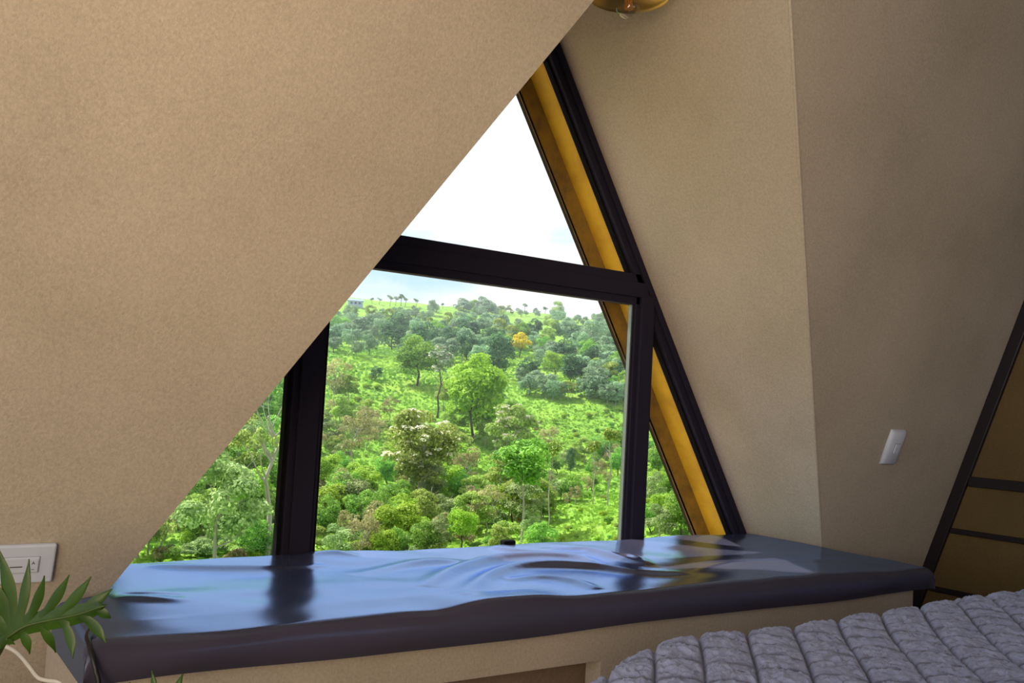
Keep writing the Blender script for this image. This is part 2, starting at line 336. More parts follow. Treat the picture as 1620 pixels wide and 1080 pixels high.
# ------------------------------------------------------------------ value noise for soft goods
def vnoise(x, y, seed=0):
    xi = np.floor(x).astype(np.int64); yi = np.floor(y).astype(np.int64); xf = x-xi; yf = y-yi
    def hsh(a, b_):
        h = (a*374761393 + b_*668265263 + seed*1274126177) & 0xffffffff
        h = ((h ^ (h >> 13))*1274126177) & 0xffffffff
        return ((h ^ (h >> 16)) & 0xffff)/65535.0
    u = xf*xf*(3-2*xf); v = yf*yf*(3-2*yf)
    return (hsh(xi, yi)*(1-u)+hsh(xi+1, yi)*u)*(1-v) + (hsh(xi, yi+1)*(1-u)+hsh(xi+1, yi+1)*u)*v
def grid_mesh(name, X, Y, Z, mat, parent=None, close=None):
    ny, nx = X.shape; vs = np.stack([X, Y, Z], -1).reshape(-1, 3)
    idx = np.arange(nx*ny).reshape(ny, nx)
    q = np.stack([idx[:-1, :-1], idx[:-1, 1:], idx[1:, 1:], idx[1:, :-1]], -1).reshape(-1, 4)
    me = bpy.data.meshes.new(name); me.vertices.add(len(vs)); me.vertices.foreach_set('co', vs.ravel())
    me.loops.add(q.size); me.loops.foreach_set('vertex_index', q.ravel()); me.polygons.add(len(q))
    me.polygons.foreach_set('loop_start', np.arange(0, q.size, 4)); me.polygons.foreach_set('loop_total', np.full(len(q), 4))
    me.update(calc_edges=True); me.validate()
    return link(name, me, mat, parent, True)

# ------------------------------------------------------------------ bench cushion
def folds(X, Y, segs):
    """sum of soft ridges running along polylines given as (pixels on the cushion plane)"""
    H = np.zeros_like(X)
    for pts, amp, wid in segs:
        P = [hit_plane(px, py, (0, 0, 1), ZB) for px, py in pts]; P = catmull([(p.x, p.y, 0) for p in P], 6)
        n = len(P); best = np.full(X.shape, 9.0); tt = np.zeros_like(X)
        for i in range(n-1):
            a, c = P[i], P[i+1]; dx, dy = c.x-a.x, c.y-a.y; l2 = dx*dx+dy*dy+1e-12
            t_ = np.clip(((X-a.x)*dx+(Y-a.y)*dy)/l2, 0, 1); d = np.hypot(X-a.x-t_*dx, Y-a.y-t_*dy)
            k = d < best; best = np.where(k, d, best); tt = np.where(k, (i+t_)/(n-1), tt)
        H += 1.35*amp*np.exp(-(best/wid)**2)*np.sin(np.pi*np.clip(tt, 0.0, 1))**0.6
    return H
cx0, cx1, cy0, cy1 = -1.150, 1.062, -0.662, -0.016
nu, nv, rim = 420, 150, 26
# unrolled cross-section: from bottom front over the top to bottom back; parameter grid with rounded rims
u = np.linspace(0, 1, nu); v = np.linspace(0, 1, nv)
Ug, Vg = np.meshgrid(u, v)
TH = 0.070
def profile(tv, w, r):       # 0..1 -> (offset across, z) going up the side, over the top and down the other side
    side = TH-r; arc = r*math.pi/2; top = w-2*r; tot = 2*side+2*arc+top; s = tv*tot
    off = np.zeros_like(s); z = np.zeros_like(s)
    a = s < side; off = np.where(a, 0, off); z = np.where(a, -TH+s, z)
    b_ = (s >= side) & (s < side+arc); th = (s-side)/r; off = np.where(b_, r-r*np.cos(th), off); z = np.where(b_, -r+r*np.sin(th), z)
    c = (s >= side+arc) & (s < side+arc+top); off = np.where(c, r+s-side-arc, off); z = np.where(c, 0, z)
    d = (s >= side+arc+top) & (s < side+2*arc+top); th = (s-side-arc-top)/r; off = np.where(d, w-r+r*np.sin(th), off); z = np.where(d, -r+r*np.cos(th), z)
    e_ = s >= side+2*arc+top; off = np.where(e_, w, off); z = np.where(e_, -r-(s-side-2*arc-top), z)
    return off, z
offu, zu = profile(Ug, cx1-cx0, 0.022); offv, zv = profile(Vg, cy1-cy0, 0.013)
Xc = cx0+offu; Yc = cy0+offv; Zc = np.maximum(zu+zv, -TH)
topw = np.clip(1+np.minimum(zu, zv)/0.03, 0, 1)
FOLDS = [
    ([(560, 909), (640, 893), (690, 888), (740, 890)], 0.0065, 0.030),
    ([(675, 932), (715, 905), (790, 885), (900, 883), (960, 897)], 0.0105, 0.026),
    ([(735, 946), (770, 915), (830, 897), (930, 897), (1020, 907), (1090, 906)], 0.0115, 0.024),
    ([(800, 918), (860, 914), (910, 921), (945, 932)], 0.0070, 0.020),
    ([(860, 872), (920, 872), (975, 884), (1030, 895)], 0.0085, 0.022),
    ([(960, 880), (1000, 882), (1035, 897)], 0.0060, 0.018),
    ([(800, 862), (790, 868), (840, 876), (930, 876)], 0.0065, 0.020),
    ([(230, 893), (330, 897), (430, 896), (520, 892)], 0.0060, 0.022),
    ([(480, 880), (530, 876), (570, 880)], 0.0040, 0.018),
    ([(186, 938), (230, 938), (290, 947)], -0.0030, 0.016),
    ([(186, 945), (240, 950), (300, 954)], 0.0030, 0.020),
    ([(1080, 905), (1180, 893), (1300, 887), (1400, 890)], 0.0035, 0.026),
]
Hf = folds(Xc, Yc, FOLDS)
Hn = (vnoise(Xc*4.2, Yc*4.5, 3)-0.5)*0.010 + (vnoise(Xc*11, Yc*13, 5)-0.5)*0.0030
Zc = Zc + (Hf+Hn)*topw
# sag and bulges along the front edge; the far right corner is pulled out a little
fr_ = np.clip(1-(Yc-cy0)/0.10, 0, 1)
Zc = Zc + fr_*topw*(-0.004*np.exp(-((Xc+0.95)/0.35)**2) + 0.009*np.exp(-((Xc+0.38)/0.10)**2) - 0.006*np.exp(-((Xc+0.52)/0.06)**2) + 0.006*np.exp(-((Xc+0.28)/0.06)**2) - 0.006*np.clip((Xc-0.75)/0.3, 0, 1))
sidew = np.clip(-np.minimum(zu, zv)/TH, 0, 1)
Yc = Yc - np.where(zv < -0.004, np.sign(0.5-Vg), 0)*(0.010*np.sin(np.pi*sidew)*(0.6+0.8*vnoise(Xc*5, Xc*0+2.0, 9)))
Zc = Zc + sidew*fr_*0.010*(vnoise(Xc*3.0, Xc*0+7.0, 15)-0.5)
Xc = Xc + np.clip((Xc-0.95)/0.11, 0, 1)*np.clip((-0.50-Yc)/0.15, 0, 1)*0.045
Xc = np.maximum(Xc, -1.046-0.106*np.clip((-0.33-Yc)/0.05, 0, 1)); Xc = np.where(Yc > -0.33, np.minimum(Xc, 1.046), Xc)
cu = grid_mesh('bench_cushion', Xc, Yc, Zc+ZB, M['vinyl'])
tag(cu, 'long dark navy vinyl cushion with wrinkled top on the window bench', 'cushion')

# ------------------------------------------------------------------ black steel frame at the right gable
gf = empty('gable_frame', (XG, 0, 0)); tag(gf, 'black steel frame with brown panels at the right gable end', 'partition')
bw = 0.044
XF = 1.657-XG
slope = lambda z, o: (XF, MY(z)-o, z)
prism('post', [slope(0, 0), slope(0, bw), slope(ZC-0.05, bw), slope(ZC-0.05, 0)], (0.035, 0, 0), M['steel_black'], gf, 0.003)
RZ = [(ZB+0.2312-0.034, ZB+0.2312), (ZB+0.0497-0.018, ZB+0.0497), (ZB-0.1586-0.018, ZB-0.1586), (ZB-0.36, ZB-0.342), (1.85, 1.885)]
for a, c in RZ:
    box('rail', (XF+0.004, -4.6, a), (XF+0.030, MY(a)-0.05, c), M['steel_black'], gf, 0.002)
zs = sorted(RZ); lev = [0.0]
for a, c in zs: lev += [a, c]
lev.append(ZC-0.05)
for i in range(0, len(lev), 2):
    a, c = lev[i], lev[i+1]
    prism('panel', [(XF+0.014, MY(a)-0.03, a), (XF+0.014, -4.6, a), (XF+0.014, -4.6, c), (XF+0.014, MY(c)-0.03, c)], (0.010, 0, 0), M['brown_panel'], gf)

# ------------------------------------------------------------------ wall plates (on the sloping wall)
def wall_frame(x, z):      # matrix: local x along X, local y up the slope, local z out of the wall into the room
    yx = V((0, -CC, 1)).normalized(); zx = V((0, -1, -CC)).normalized()
    p = V((x, MY(z), z)); return Matrix(((1, yx.x, zx.x, p.x), (0, yx.y, zx.y, p.y), (0, yx.z, zx.z, p.z), (0, 0, 0, 1)))
sw = empty('light_switch'); c_ = hit_plane(1411.5, 706.5, (0, 1, CC), Y0+CC*ZB); sw.matrix_world = wall_frame(c_.x, c_.z)
tag(sw, 'white light switch on the sloping wall right of the window', 'switch')
w2, h2 = 0.0385, 0.0585
bm = bmesh.new(); n_ = 12            # plate: convex barrel top, so its ends show curved lips
rows = []
for i in range(n_+1):
    x = -w2+2*w2*i/n_; zt = 0.006+0.010*math.sqrt(max(0, 1-(x/w2)**2))
    rows.append([bm.verts.new((x, -h2, 0)), bm.verts.new((x, -h2, zt*0.35)), bm.verts.new((x, -h2+0.008, zt)), bm.verts.new((x, h2-0.008, zt)), bm.verts.new((x, h2, zt*0.35)), bm.verts.new((x, h2, 0))])
for i in range(n_):
    for k in range(5): bm.faces.new((rows[i][k], rows[i+1][k], rows[i+1][k+1], rows[i][k+1]))
bm.faces.new([r_[0] for r_ in rows] and rows[0]); bm.faces.new(rows[-1][::-1])
bmesh.ops.recalc_face_normals(bm, faces=bm.faces)
bmo('plate', bm, M['white_plastic'], sw, True)
bevel(box('seam', (-0.013, -0.017, 0.010), (0.013, 0.017, 0.0165), M['grey_print'], sw), 0.001)
bevel(box('rocker', (-0.012, -0.016, 0.010), (0.012, 0.016, 0.0195), M['white_plastic'], sw), 0.002)

ou = empty('socket_plate'); r_ = hit_plane(90, 857, (0, 1, CC), Y0+CC*ZB)
ow, oh = 0.060, 0.0375
ou.matrix_world = wall_frame(r_.x-ow, r_.z-oh*0.93)
tag(ou, 'white wall socket plate behind the plant leaf', 'socket')
bevel(box('plate', (-ow, -oh, 0), (ow, oh, 0.011), M['white_plastic'], ou), 0.004, 3)
bevel(box('module_gap', (-0.040, -0.0165, 0.008), (0.036, 0.0165, 0.0118), M['grey_print'], ou), 0.002)
bevel(box('module', (-0.0392, -0.0157, 0.008), (0.0352, 0.0157, 0.0135), M['white_plastic'], ou), 0.003, 3)
bevel(box('slot', (-0.012, -0.0035, 0.0130), (0.008, -0.0010, 0.0138), M['grey_print'], ou), 0.0004)
bevel(box('slot', (-0.034, -0.0035, 0.0130), (-0.020, -0.0010, 0.0138), M['grey_print'], ou), 0.0004)
bevel(box('key', (0.0165, -0.0120, 0.0130), (0.0325, 0.0115, 0.0145), M['white_plastic'], ou), 0.003, 3)
bm = bmesh.new()
for a, c in (((0.0245, 0.0045), (0.0245, 0.0085)), ((0.0245, 0.0050), (0.0220, 0.0020)), ((0.0245, 0.0050), (0.0270, 0.0020)), ((0.0222, 0.0050), (0.0268, 0.0050)), ((0.0220, -0.0078), (0.0272, -0.0078))):
    a = V((*a, 0.01455)); c = V((*c, 0.01455)); d = (c-a).normalized(); s_ = V((-d.y, d.x, 0))*0.0006
    bm.faces.new([bm.verts.new(p) for p in (a-s_, c-s_, c+s_, a+s_)])
bmo('symbol', bm, M['grey_print'], ou)

# ------------------------------------------------------------------ ceiling lamp in the recess
lx, ly, lz = 0.0, -0.502, ZB+1.398
lm = empty('ceiling_lamp', (lx, ly, lz)); tag(lm, 'brass dish ceiling lamp with a clear filament bulb', 'lamp')
top_ = ZB+AH-lz
lathe('dish', [(0.0, 0.040), (0.03, 0.039), (0.06, 0.033), (0.085, 0.020), (0.098, 0.004), (0.101, -0.004), (0.099, -0.006), (0.096, 0.002), (0.083, 0.017), (0.058, 0.030), (0.0, 0.036)], M['brass'], lm, 56)
tube('rod', [(0, 0, 0.036), (0, 0, top_-0.035)], 0.006, M['brass'], lm, 12)
lathe('canopy', [(0.0, top_-0.075), (0.030, top_-0.072), (0.034, top_-0.060), (0.034, top_-0.055), (0.0, top_-0.055)], M['brass'], lm, 32)
lathe('socket', [(0.0, 0.036), (0.017, 0.036), (0.018, 0.012), (0.015, 0.008), (0.0, 0.008)], M['brass'], lm, 24)
bl = lathe('bulb', [(0.012, 0.012), (0.014, 0.004), (0.022, -0.010), (0.029, -0.024), (0.0305, -0.034), (0.028, -0.046), (0.020, -0.056), (0.010, -0.0615), (0.0, -0.063)], M['bulb'], lm, 32)
fil = []
for k in range(5):
    a = 2*math.pi*k/5; fil += [(0.006*math.cos(a), 0.006*math.sin(a), 0.004), (0.010*math.cos(a+0.2), 0.010*math.sin(a+0.2), -0.036), (0.009*math.cos(a+0.7), 0.009*math.sin(a+0.7), -0.038), (0.006*math.cos(a+0.9), 0.006*math.sin(a+0.9), 0.004)]
tube('filament', fil, 0.0016, M['filament'], bl, 6)

# ------------------------------------------------------------------ bed and quilt
bd = empty('bed', (0.6, -1.95, 0)); tag(bd, 'bed under the lavender-grey quilt', 'bed')
box('base', (-1.05, -0.88, 0.0), (1.0, 0.86, 0.22), M['floor'], bd, 0.01)
bevel(box('mattress', (-1.06, -0.89, 0.22), (1.0, 0.87, 0.455), M['mattress'], bd), 0.05, 4)
qx0, qx1, qy0, qy1 = -0.63, 1.63, -2.86, -0.99
nx, ny = 820, 240
QT = 0.42; qr = 0.07
def qprofile(n, w, r, near_dense=False):
    side = QT-r; arc = r*math.pi/2; top = w-2*r; tot = 2*side+2*arc+top
    s = np.concatenate([np.linspace(0, side, 26, endpoint=False), np.linspace(side, side+arc, 22, endpoint=False), (np.linspace(side+arc, side+arc+top, n, endpoint=False) if not near_dense else np.concatenate([np.linspace(side+arc, side+arc+top-0.62, 70, endpoint=False), np.linspace(side+arc+top-0.62, side+arc+top, n, endpoint=False)])), np.linspace(side+arc+top, side+2*arc+top, 22, endpoint=False), np.linspace(side+2*arc+top, tot, 26)])
    off = np.where(s < side, 0, np.where(s < side+arc, r-r*np.cos((s-side)/r), np.where(s < side+arc+top, r+s-side-arc, np.where(s < side+2*arc+top, w-r+r*np.sin(np.clip((s-side-arc-top)/r, 0, 2)), w))))
    z = np.where(s < side, -QT+s, np.where(s < side+arc, -r+r*np.sin((s-side)/r), np.where(s < side+arc+top, 0, np.where(s < side+2*arc+top, -r+r*np.cos(np.clip((s-side-arc-top)/r, 0, 2)), -r-(s-side-2*arc-top)))))
    return s, off, z
sx, ox, zx = qprofile(nx, qx1-qx0, qr); sy, oy, zy = qprofile(ny, qy1-qy0, qr, True)
SX, SY = np.meshgrid(sx, sy); OX, OY = np.meshgrid(ox, oy); ZX, ZY = np.meshgrid(zx, zy)
QX = qx0+OX; QY = qy0+OY; QZ = np.maximum(ZX+ZY, -QT)
ang = math.radians(48.7); ca, sa = math.cos(ang), math.sin(ang)
A_ = (SX*ca - SY*sa); B_ = (SX*sa + SY*ca)              # across the columns / along the columns
A_ = A_+0.006*np.sin(B_*9); B_ = B_+0.006*np.sin(A_*11)
cell = 0.088
fa = np.abs(np.sin(np.pi*A_/cell)); fb = np.abs(np.sin(np.pi*(B_+0.02)/0.074))
puff = 0.012*fa**0.38*(0.80+0.20*fb**0.6) - 0.0010*np.exp(-(fb/0.12)**2) - 0.007*np.exp(-(fa/0.13)**2)
wx = A_+0.016*vnoise(A_*60, B_*60, 21); wy = B_+0.016*vnoise(A_*60, B_*60, 22)
cr = np.abs(vnoise(wx*48, wy*85, 31)-0.5)*2; cr2 = np.abs(vnoise(wx*100, wy*160, 33)-0.5)*2
big = (vnoise(QX*3, QY*3, 41)-0.5)*0.02
seam = np.clip(fa/0.35, 0, 1)*np.clip(fb/0.35, 0.0, 1); disp = puff - (0.0085*(cr-0.3) + 0.0060*(cr2-0.3))*seam + big
tilt = 0.022*np.clip((QX-0.3)/1.2, -1, 1)
sinkL = -0.05*np.clip((-0.20-QX)/0.45, 0, 1)**2
# outward direction of displacement
nxv = np.where(ZX < -1e-6, np.where(OX < 0.5, -1.0, 1.0)*np.clip(-ZX/qr, 0, 1), 0); nyv = np.where(ZY < -1e-6, np.where(OY < 0.5, -1.0, 1.0)*np.clip(-ZY/qr, 0, 1), 0)
nzv = np.sqrt(np.clip(1-nxv**2-nyv**2, 0.0, 1)); ln = np.sqrt(nxv**2+nyv**2+nzv**2)+1e-9
shrink = -0.13*np.clip((-0.18-QX)/0.45, 0, 1)**1.6*np.clip((QY+1.8)/0.8, 0, 1)     # the near-left corner is pulled in
QX2 = QX+disp*nxv/ln; QY2 = QY+disp*nyv/ln+shrink; QZ2 = QZ+disp*nzv/ln+tilt*0+sinkL*(QZ > -0.2)
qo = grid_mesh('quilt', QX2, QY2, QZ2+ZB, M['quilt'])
_sa = qo.data.attributes.new('groove_shade', 'FLOAT', 'POINT'); _sa.data.foreach_set('value', np.maximum(np.exp(-(fb/0.21)**2), np.exp(-(fa/0.09)**2)).ravel())      # groove shade painted darker along both sets of seams
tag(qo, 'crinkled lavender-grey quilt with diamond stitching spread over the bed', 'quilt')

# ------------------------------------------------------------------ cables
wc = tube('white_cable', catmull([at(-30, 1012, 1.50), at(8, 1022, 1.48), at(28, 1033, 1.46), at(45, 1052, 1.44), at(60, 1071, 1.42), at(75, 1076, 1.41), at(96, 1081, 1.40), at(120, 1110, 1.40), at(125, 1180, 1.40)], 6), 0.0032, M['white_cable'])
tag(wc, 'thin white cable hanging below the plant leaf', 'cable')
bc = tube('black_cable', catmull([at(150, 985, 1.50), at(138, 1004, 1.46), at(141, 1020, 1.44), at(148, 1045, 1.425), at(155, 1075, 1.42), at(162, 1120, 1.42), at(160, 1250, 1.43)], 6), 0.0038, M['black_cable'])
tag(bc, 'black cable hanging over the left end of the bench', 'cable')

# ------------------------------------------------------------------ plant
plx, ply = -1.36, -0.86
pl = empty('potted_plant', (plx, ply, 0)); tag(pl, 'potted plant with deeply lobed green leaves beside the bench', 'plant')
lathe('pot', [(0.0, 0.0), (0.085, 0.0), (0.10, 0.02), (0.125, 0.20), (0.13, 0.22), (0.122, 0.22), (0.115, 0.19), (0.0, 0.185)], M['pot'], pl, 40)
lathe('soil', [(0.0, 0.192), (0.114, 0.188)], M['soil'], pl, 30)
def leaf(base, ex, ey, ez, lobes, rib, droop, width=1.0):
    """a pinnately lobed blade. rib: 2d polyline; lobes: (t on rib, tip2d, width). ex,ey,ez local axes, base world"""
    vs, fs = [], []
    R2 = [V((a, c, 0)) for a, c in rib]; R2 = catmull(R2, 6)
    def rp(t_): k = t_*(len(R2)-1); i = min(int(k), len(R2)-2); return R2[i]+(R2[i+1]-R2[i])*(k-i)
    def put(x, y, dz=0): 
        z = -droop*(x*x)*1.0 + dz - 0.25*abs(y)*abs(y)
        vs.append(base+ex*x+ey*y+ez*z); return len(vs)-1
    # central blade
    nb = 24; prev = None
    for i in range(nb+1):
        t_ = i/nb; p = rp(t_); d = (rp(min(1, t_+0.02))-rp(max(0, t_-0.02))).normalized(); n_ = V((-d.y, d.x, 0))
        hw = 0.0105*width*(0.55+0.9*math.sin(math.pi*min(1, t_*0.9+0.12)))*(1 if t_ < 0.85 else max(0.05, (1-t_)/0.15))
        row = [put(*(p+n_*hw*k).xy, dz=0.004*abs(k)) for k in (-1, -0.5, 0, 0.5, 1)]
        if prev:
            for k in range(4): fs.append((prev[k], row[k], row[k+1], prev[k+1]))
        prev = row
    for li, (t_, tip, w) in enumerate(lobes):
        p = rp(t_); d0 = (rp(min(1, t_+0.03))-rp(max(0, t_-0.03))).normalized(); tip = V((*tip, 0)); ax = tip-p; ln_ = ax.length
        n_ = V((-ax.y, ax.x, 0)).normalized(); side = 1 if (d0.x*ax.y-d0.y*ax.x) > 0 else -1
        ctrl = p+d0*ln_*0.10+ax*0.45
        prev = None
        for i in range(13):
            s_ = i/12; c_ = p*(1-s_)**2+ctrl*2*s_*(1-s_)+tip*s_*s_
            hw = w*(1.5-0.75*min(1, s_*4) if s_ < 0.25 else 0.75+0.22*math.sin(math.pi*min(1, (s_-0.25)/0.6)))*(1 if s_ < 0.5 else max(0.0, 1-((s_-0.5)/0.5)**2))
            hw = max(hw, 0.0006)
            row = [put(*(c_+n_*hw*k).xy, dz=0.0006*(li % 3)+0.0025*abs(k)+0.010*s_*s_*((li % 4)-1.5)/1.5) for k in (-1, 0, 1)]
            if prev:
                for k in range(2): fs.append((prev[k], row[k], row[k+1], prev[k+1]))
            prev = row
    o = pyd('leaf', [v_-V((plx, ply, 0)) for v_ in vs], fs, M['leaf'], pl, True)
    ribo = tube('midrib', [base+ex*p.x+ey*p.y+ez*(-droop*p.x*p.x-0.0010)-V((plx, ply, 0)) for p in [rp(k/14) for k in range(15)]], [0.0022*(1-0.7*k/14) for k in range(15)], M['petiole'], o, 6)
    return o
DL = 1.36
eX, eY, eZ = V(RT), V(UP), V(FW)
lb = at(12, 1006, DL); sc_ = DL/F
def px(x, y): return ((x-12)*sc_, (1006-y)*sc_)
lob = [(0.02, px(-62, 940), 0.0115), (0.03, px(-28, 900), 0.0115), (0.04, px(-4, 868), 0.0110), (0.09, px(41, 886), 0.0080), (0.18, px(76, 907), 0.0076), (0.29, px(112, 907), 0.0078), (0.43, px(145, 911), 0.0080), (0.60, px(176, 932), 0.0082),
       (0.02, px(-50, 1000), 0.0100), (0.02, px(-40, 1040), 0.0100), (0.14, px(44, 1036), 0.0078), (0.30, px(82, 1036), 0.0078), (0.48, px(121, 1038), 0.0078), (0.64, px(172, 1015), 0.0085), (0.80, px(176, 978), 0.0075)]
leaf(lb, eX, eY, eZ, lob, [px(12, 1008), px(40, 990), px(80, 980), px(120, 972), px(150, 962), px(172, 955)], 0.3)
def petiole(pts): tube('petiole', [V(p)-V((plx, ply, 0)) for p in catmull(pts, 6)], 0.0033, M['petiole'], pl, 8)
petiole([V((plx, ply, 0.19)), V((plx-0.03, ply+0.02, 0.32)), at(-25, 1075, DL+0.005), at(12, 1008, DL+0.003)])
# a second, lower leaf reaching along the bench front, only its tips in view
l2 = at(190, 1135, 1.24); s2 = 1.24/F
def px2(x, y): return ((x-190)*s2, (1135-y)*s2)
lob2 = [(0.12, px2(165, 1085), 0.005), (0.3, px2(205, 1078), 0.0052), (0.50, px2(238, 1062), 0.0052), (0.72, px2(286, 1068), 0.0056), (0.15, px2(190, 1190), 0.005), (0.35, px2(225, 1185), 0.005), (0.6, px2(268, 1170), 0.005), (0.88, px2(310, 1110), 0.006)]
leaf(l2, eX, eY, eZ, lob2, [px2(190, 1137), px2(225, 1120), px2(260, 1112), px2(300, 1110)], 0.5, 0.6)
petiole([V((plx+0.02, ply, 0.19)), V((plx+0.05, ply-0.02, 0.30)), at(120, 1190, 1.25), l2])
# more leaves of the same plant, out of the picture to the left
for k, (dx, dy, hz, az) in enumerate([(-0.22, -0.02, 0.46, 2.9), (-0.15, -0.20, 0.42, 4.1), (-0.24, 0.10, 0.40, 2.6), (-0.06, -0.27, 0.34, 4.4)]):
    bx = V((plx+dx, ply+dy, hz)); ex = V((math.cos(az), math.sin(az), -0.15)).normalized(); ez = V((0, 0, -1)) - ex*V((0, 0, -1)).dot(ex); ez.normalize(); ey = ez.cross(ex)
    lo = []
    for i in range(7):
        t_ = 0.03+i*0.14; ll = 0.075*(1.1-0.55*t_)
        for s in (1, -1): lo.append((t_, (0.17*t_+ll*0.55, s*ll), 0.0065))
    leaf(bx, ex, ey, ez, lo, [(0, 0), (0.06, 0.003), (0.12, 0.0), (0.18, 0.002)], 0.8)
    petiole([V((plx+dx*0.1, ply+dy*0.1, 0.19)), V((plx+dx*0.5, ply+dy*0.5, 0.32)), bx])

# ================================================================== the valley outside
TR = np.array([0, 5, 12, 25, 40, 60, 80, 100, 130, 170, 220, 300, 390, 450, 600, 900.])
TZ = np.array([-3.6, -3.8, -4.6, -6.6, -8.2, -9.0, -7.6, -3.9, 1.2, 7.4, 15.0, 26.0, 36.4, 38.0, 28.0, 10.0])
def noise2(x, y, s): return vnoise(x+1000, y+1000, s)-0.5
def HT(x, y):
    """height of the terrain"""
    dx = x-CAM[0]; dy = y-CAM[1]; r_ = np.hypot(dx, dy); az = np.degrees(np.arctan2(dx, dy))
    z = np.interp(r_, TR, TZ)
    k = np.clip(r_/120, 0, 1)
    z = z + k*(noise2(x/38, y/38, 51)*7 + noise2(x/15, y/15, 52)*2.2) + np.clip(r_/60, 0, 1)*noise2(x/5, y/5, 53)*0.7
    z = z + 3.2*np.exp(-((az-47)/6.5)**2-((r_-52)/14)**2)
    z = z + 4.0*np.exp(-((az-17)/8)**2-((r_-140)/30)**2)
    z = z + np.clip((r_-250)/120, 0, 1)*(-0.20*(az-27))*np.where(az > 27, 1, 0.25)
    return z+CAM[2]
taz = np.radians(np.linspace(-50, 115, 190)); trr = np.concatenate([np.linspace(3.5, 60, 44), np.linspace(62, 200, 70), np.geomspace(205, 880, 60)])
AZ, RR = np.meshgrid(taz, trr); TX = CAM[0]+RR*np.sin(AZ); TY = CAM[1]+RR*np.cos(AZ); TZZ = HT(TX, TY)
m, t, b = new_mat('meadow')
n, r, tc = noise_ramp(t, 0.11, [(0.28, (0.120, 0.240, 0.045)), (0.44, (0.205, 0.385, 0.060)), (0.58, (0.270, 0.450, 0.070)), (0.74, (0.400, 0.430, 0.120))], 9, 0.68)
n2, r2, _ = noise_ramp(t, 1.6, [(0.34, (0.62, 0.66, 0.5)), (0.6, (1.08, 1.08, 1.0)), (0.78, (1.15, 1.02, 0.85))], 8, 0.75)
mx = t.nodes.new('ShaderNodeMix'); mx.data_type = 'RGBA'; mx.blend_type = 'MULTIPLY'; mx.inputs[0].default_value = 1
L(t, r.outputs[0], mx.inputs[6]); L(t, r2.outputs[0], mx.inputs[7]); L(t, mx.outputs[2], b.inputs['Base Color']); b.inputs['Roughness'].default_value = 1; b.inputs['Specular IOR Level'].default_value = 0.05
add_bump(t, b, 1.2, 1.0, 0.5, 8); M['meadow'] = m
m, t, b = new_mat('warm_bounce_brown')  # unseen brown ground, added to bounce warm light into the recess
n, r, tc = noise_ramp(t, 0.5, [(0.3, (0.30, 0.21, 0.13)), (0.55, (0.42, 0.31, 0.20)), (0.75, (0.50, 0.39, 0.26))], 9, 0.7)
L(t, r.outputs[0], b.inputs['Base Color']); b.inputs['Roughness'].default_value = 1; add_bump(t, b, 3, 0.8, 0.1, 8); M['bounce_brown'] = m
KY = int(np.searchsorted(trr, 23.0))
yd = grid_mesh('bounce_ground', TX[:KY+1], TY[:KY+1], TZZ[:KY+1], M['bounce_brown']); tag(yd, 'unseen brown ground below the house, added for warm bounce light', kind='structure')
hs = grid_mesh('hillside', TX[KY:], TY[KY:], TZZ[KY:], M['meadow']); tag(hs, 'green meadow hillside across the valley', kind='structure')

_rs = np.concatenate([np.arange(8, 120, 0.4), np.arange(120, 460, 1.2)])
def ground(px_, py_):
    """where a sight line through a pixel first meets the terrain"""
    d = ray(px_, py_); hl = math.hypot(d[0], d[1]); xs = CAM[0]+d[0]/hl*_rs; ys = CAM[1]+d[1]/hl*_rs; zs_ = CAM[2]+d[2]/hl*_rs
    k = np.nonzero(zs_ < HT(xs, ys))[0]
    if len(k) == 0: return None, None
    i = k[0]; return V((xs[i], ys[i], float(HT(xs[i:i+1], ys[i:i+1])[0]))), _rs[i]

# ---------------------------------------------------------------- foliage materials
def foliage(name, dark, mid, light, trans=0.45):
    m = bpy.data.materials.new(name); m.use_nodes = True; t = m.node_tree; b = t.nodes['Principled BSDF']
    at_ = t.nodes.new('ShaderNodeAttribute'); at_.attribute_name = 'shade'
    r = t.nodes.new('ShaderNodeValToRGB'); el = r.color_ramp.elements
    el[0].position = 0.0; el[0].color = (*dark, 1); el[1].position = 1.0; el[1].color = (*light, 1); x = el.new(0.5); x.color = (*mid, 1)
    oi = t.nodes.new('ShaderNodeObjectInfo'); hsv = t.nodes.new('ShaderNodeHueSaturation')
    mr = t.nodes.new('ShaderNodeMapRange'); mr.inputs[3].default_value = 0.490; mr.inputs[4].default_value = 0.518
    mv = t.nodes.new('ShaderNodeMapRange'); mv.inputs[3].default_value = 0.82; mv.inputs[4].default_value = 1.22
    L(t, oi.outputs['Random'], mr.inputs[0]); L(t, oi.outputs['Random'], mv.inputs[0])
    L(t, mr.outputs[0], hsv.inputs['Hue']); L(t, mv.outputs[0], hsv.inputs['Value']); L(t, r.outputs[0], hsv.inputs['Color']); L(t, at_.outputs['Fac'], r.inputs[0])
    L(t, hsv.outputs[0], b.inputs['Base Color']); b.inputs['Roughness'].default_value = 0.55; b.inputs['Specular IOR Level'].default_value = 0.3
    tl = t.nodes.new('ShaderNodeBsdfTranslucent'); L(t, hsv.outputs[0], tl.inputs[0]); mx = t.nodes.new('ShaderNodeMixShader'); mx.inputs[0].default_value = trans
    L(t, b.outputs[0], mx.inputs[1]); L(t, tl.outputs[0], mx.inputs[2]); L(t, mx.outputs[0], t.nodes['Material Output'].inputs[0]); return m
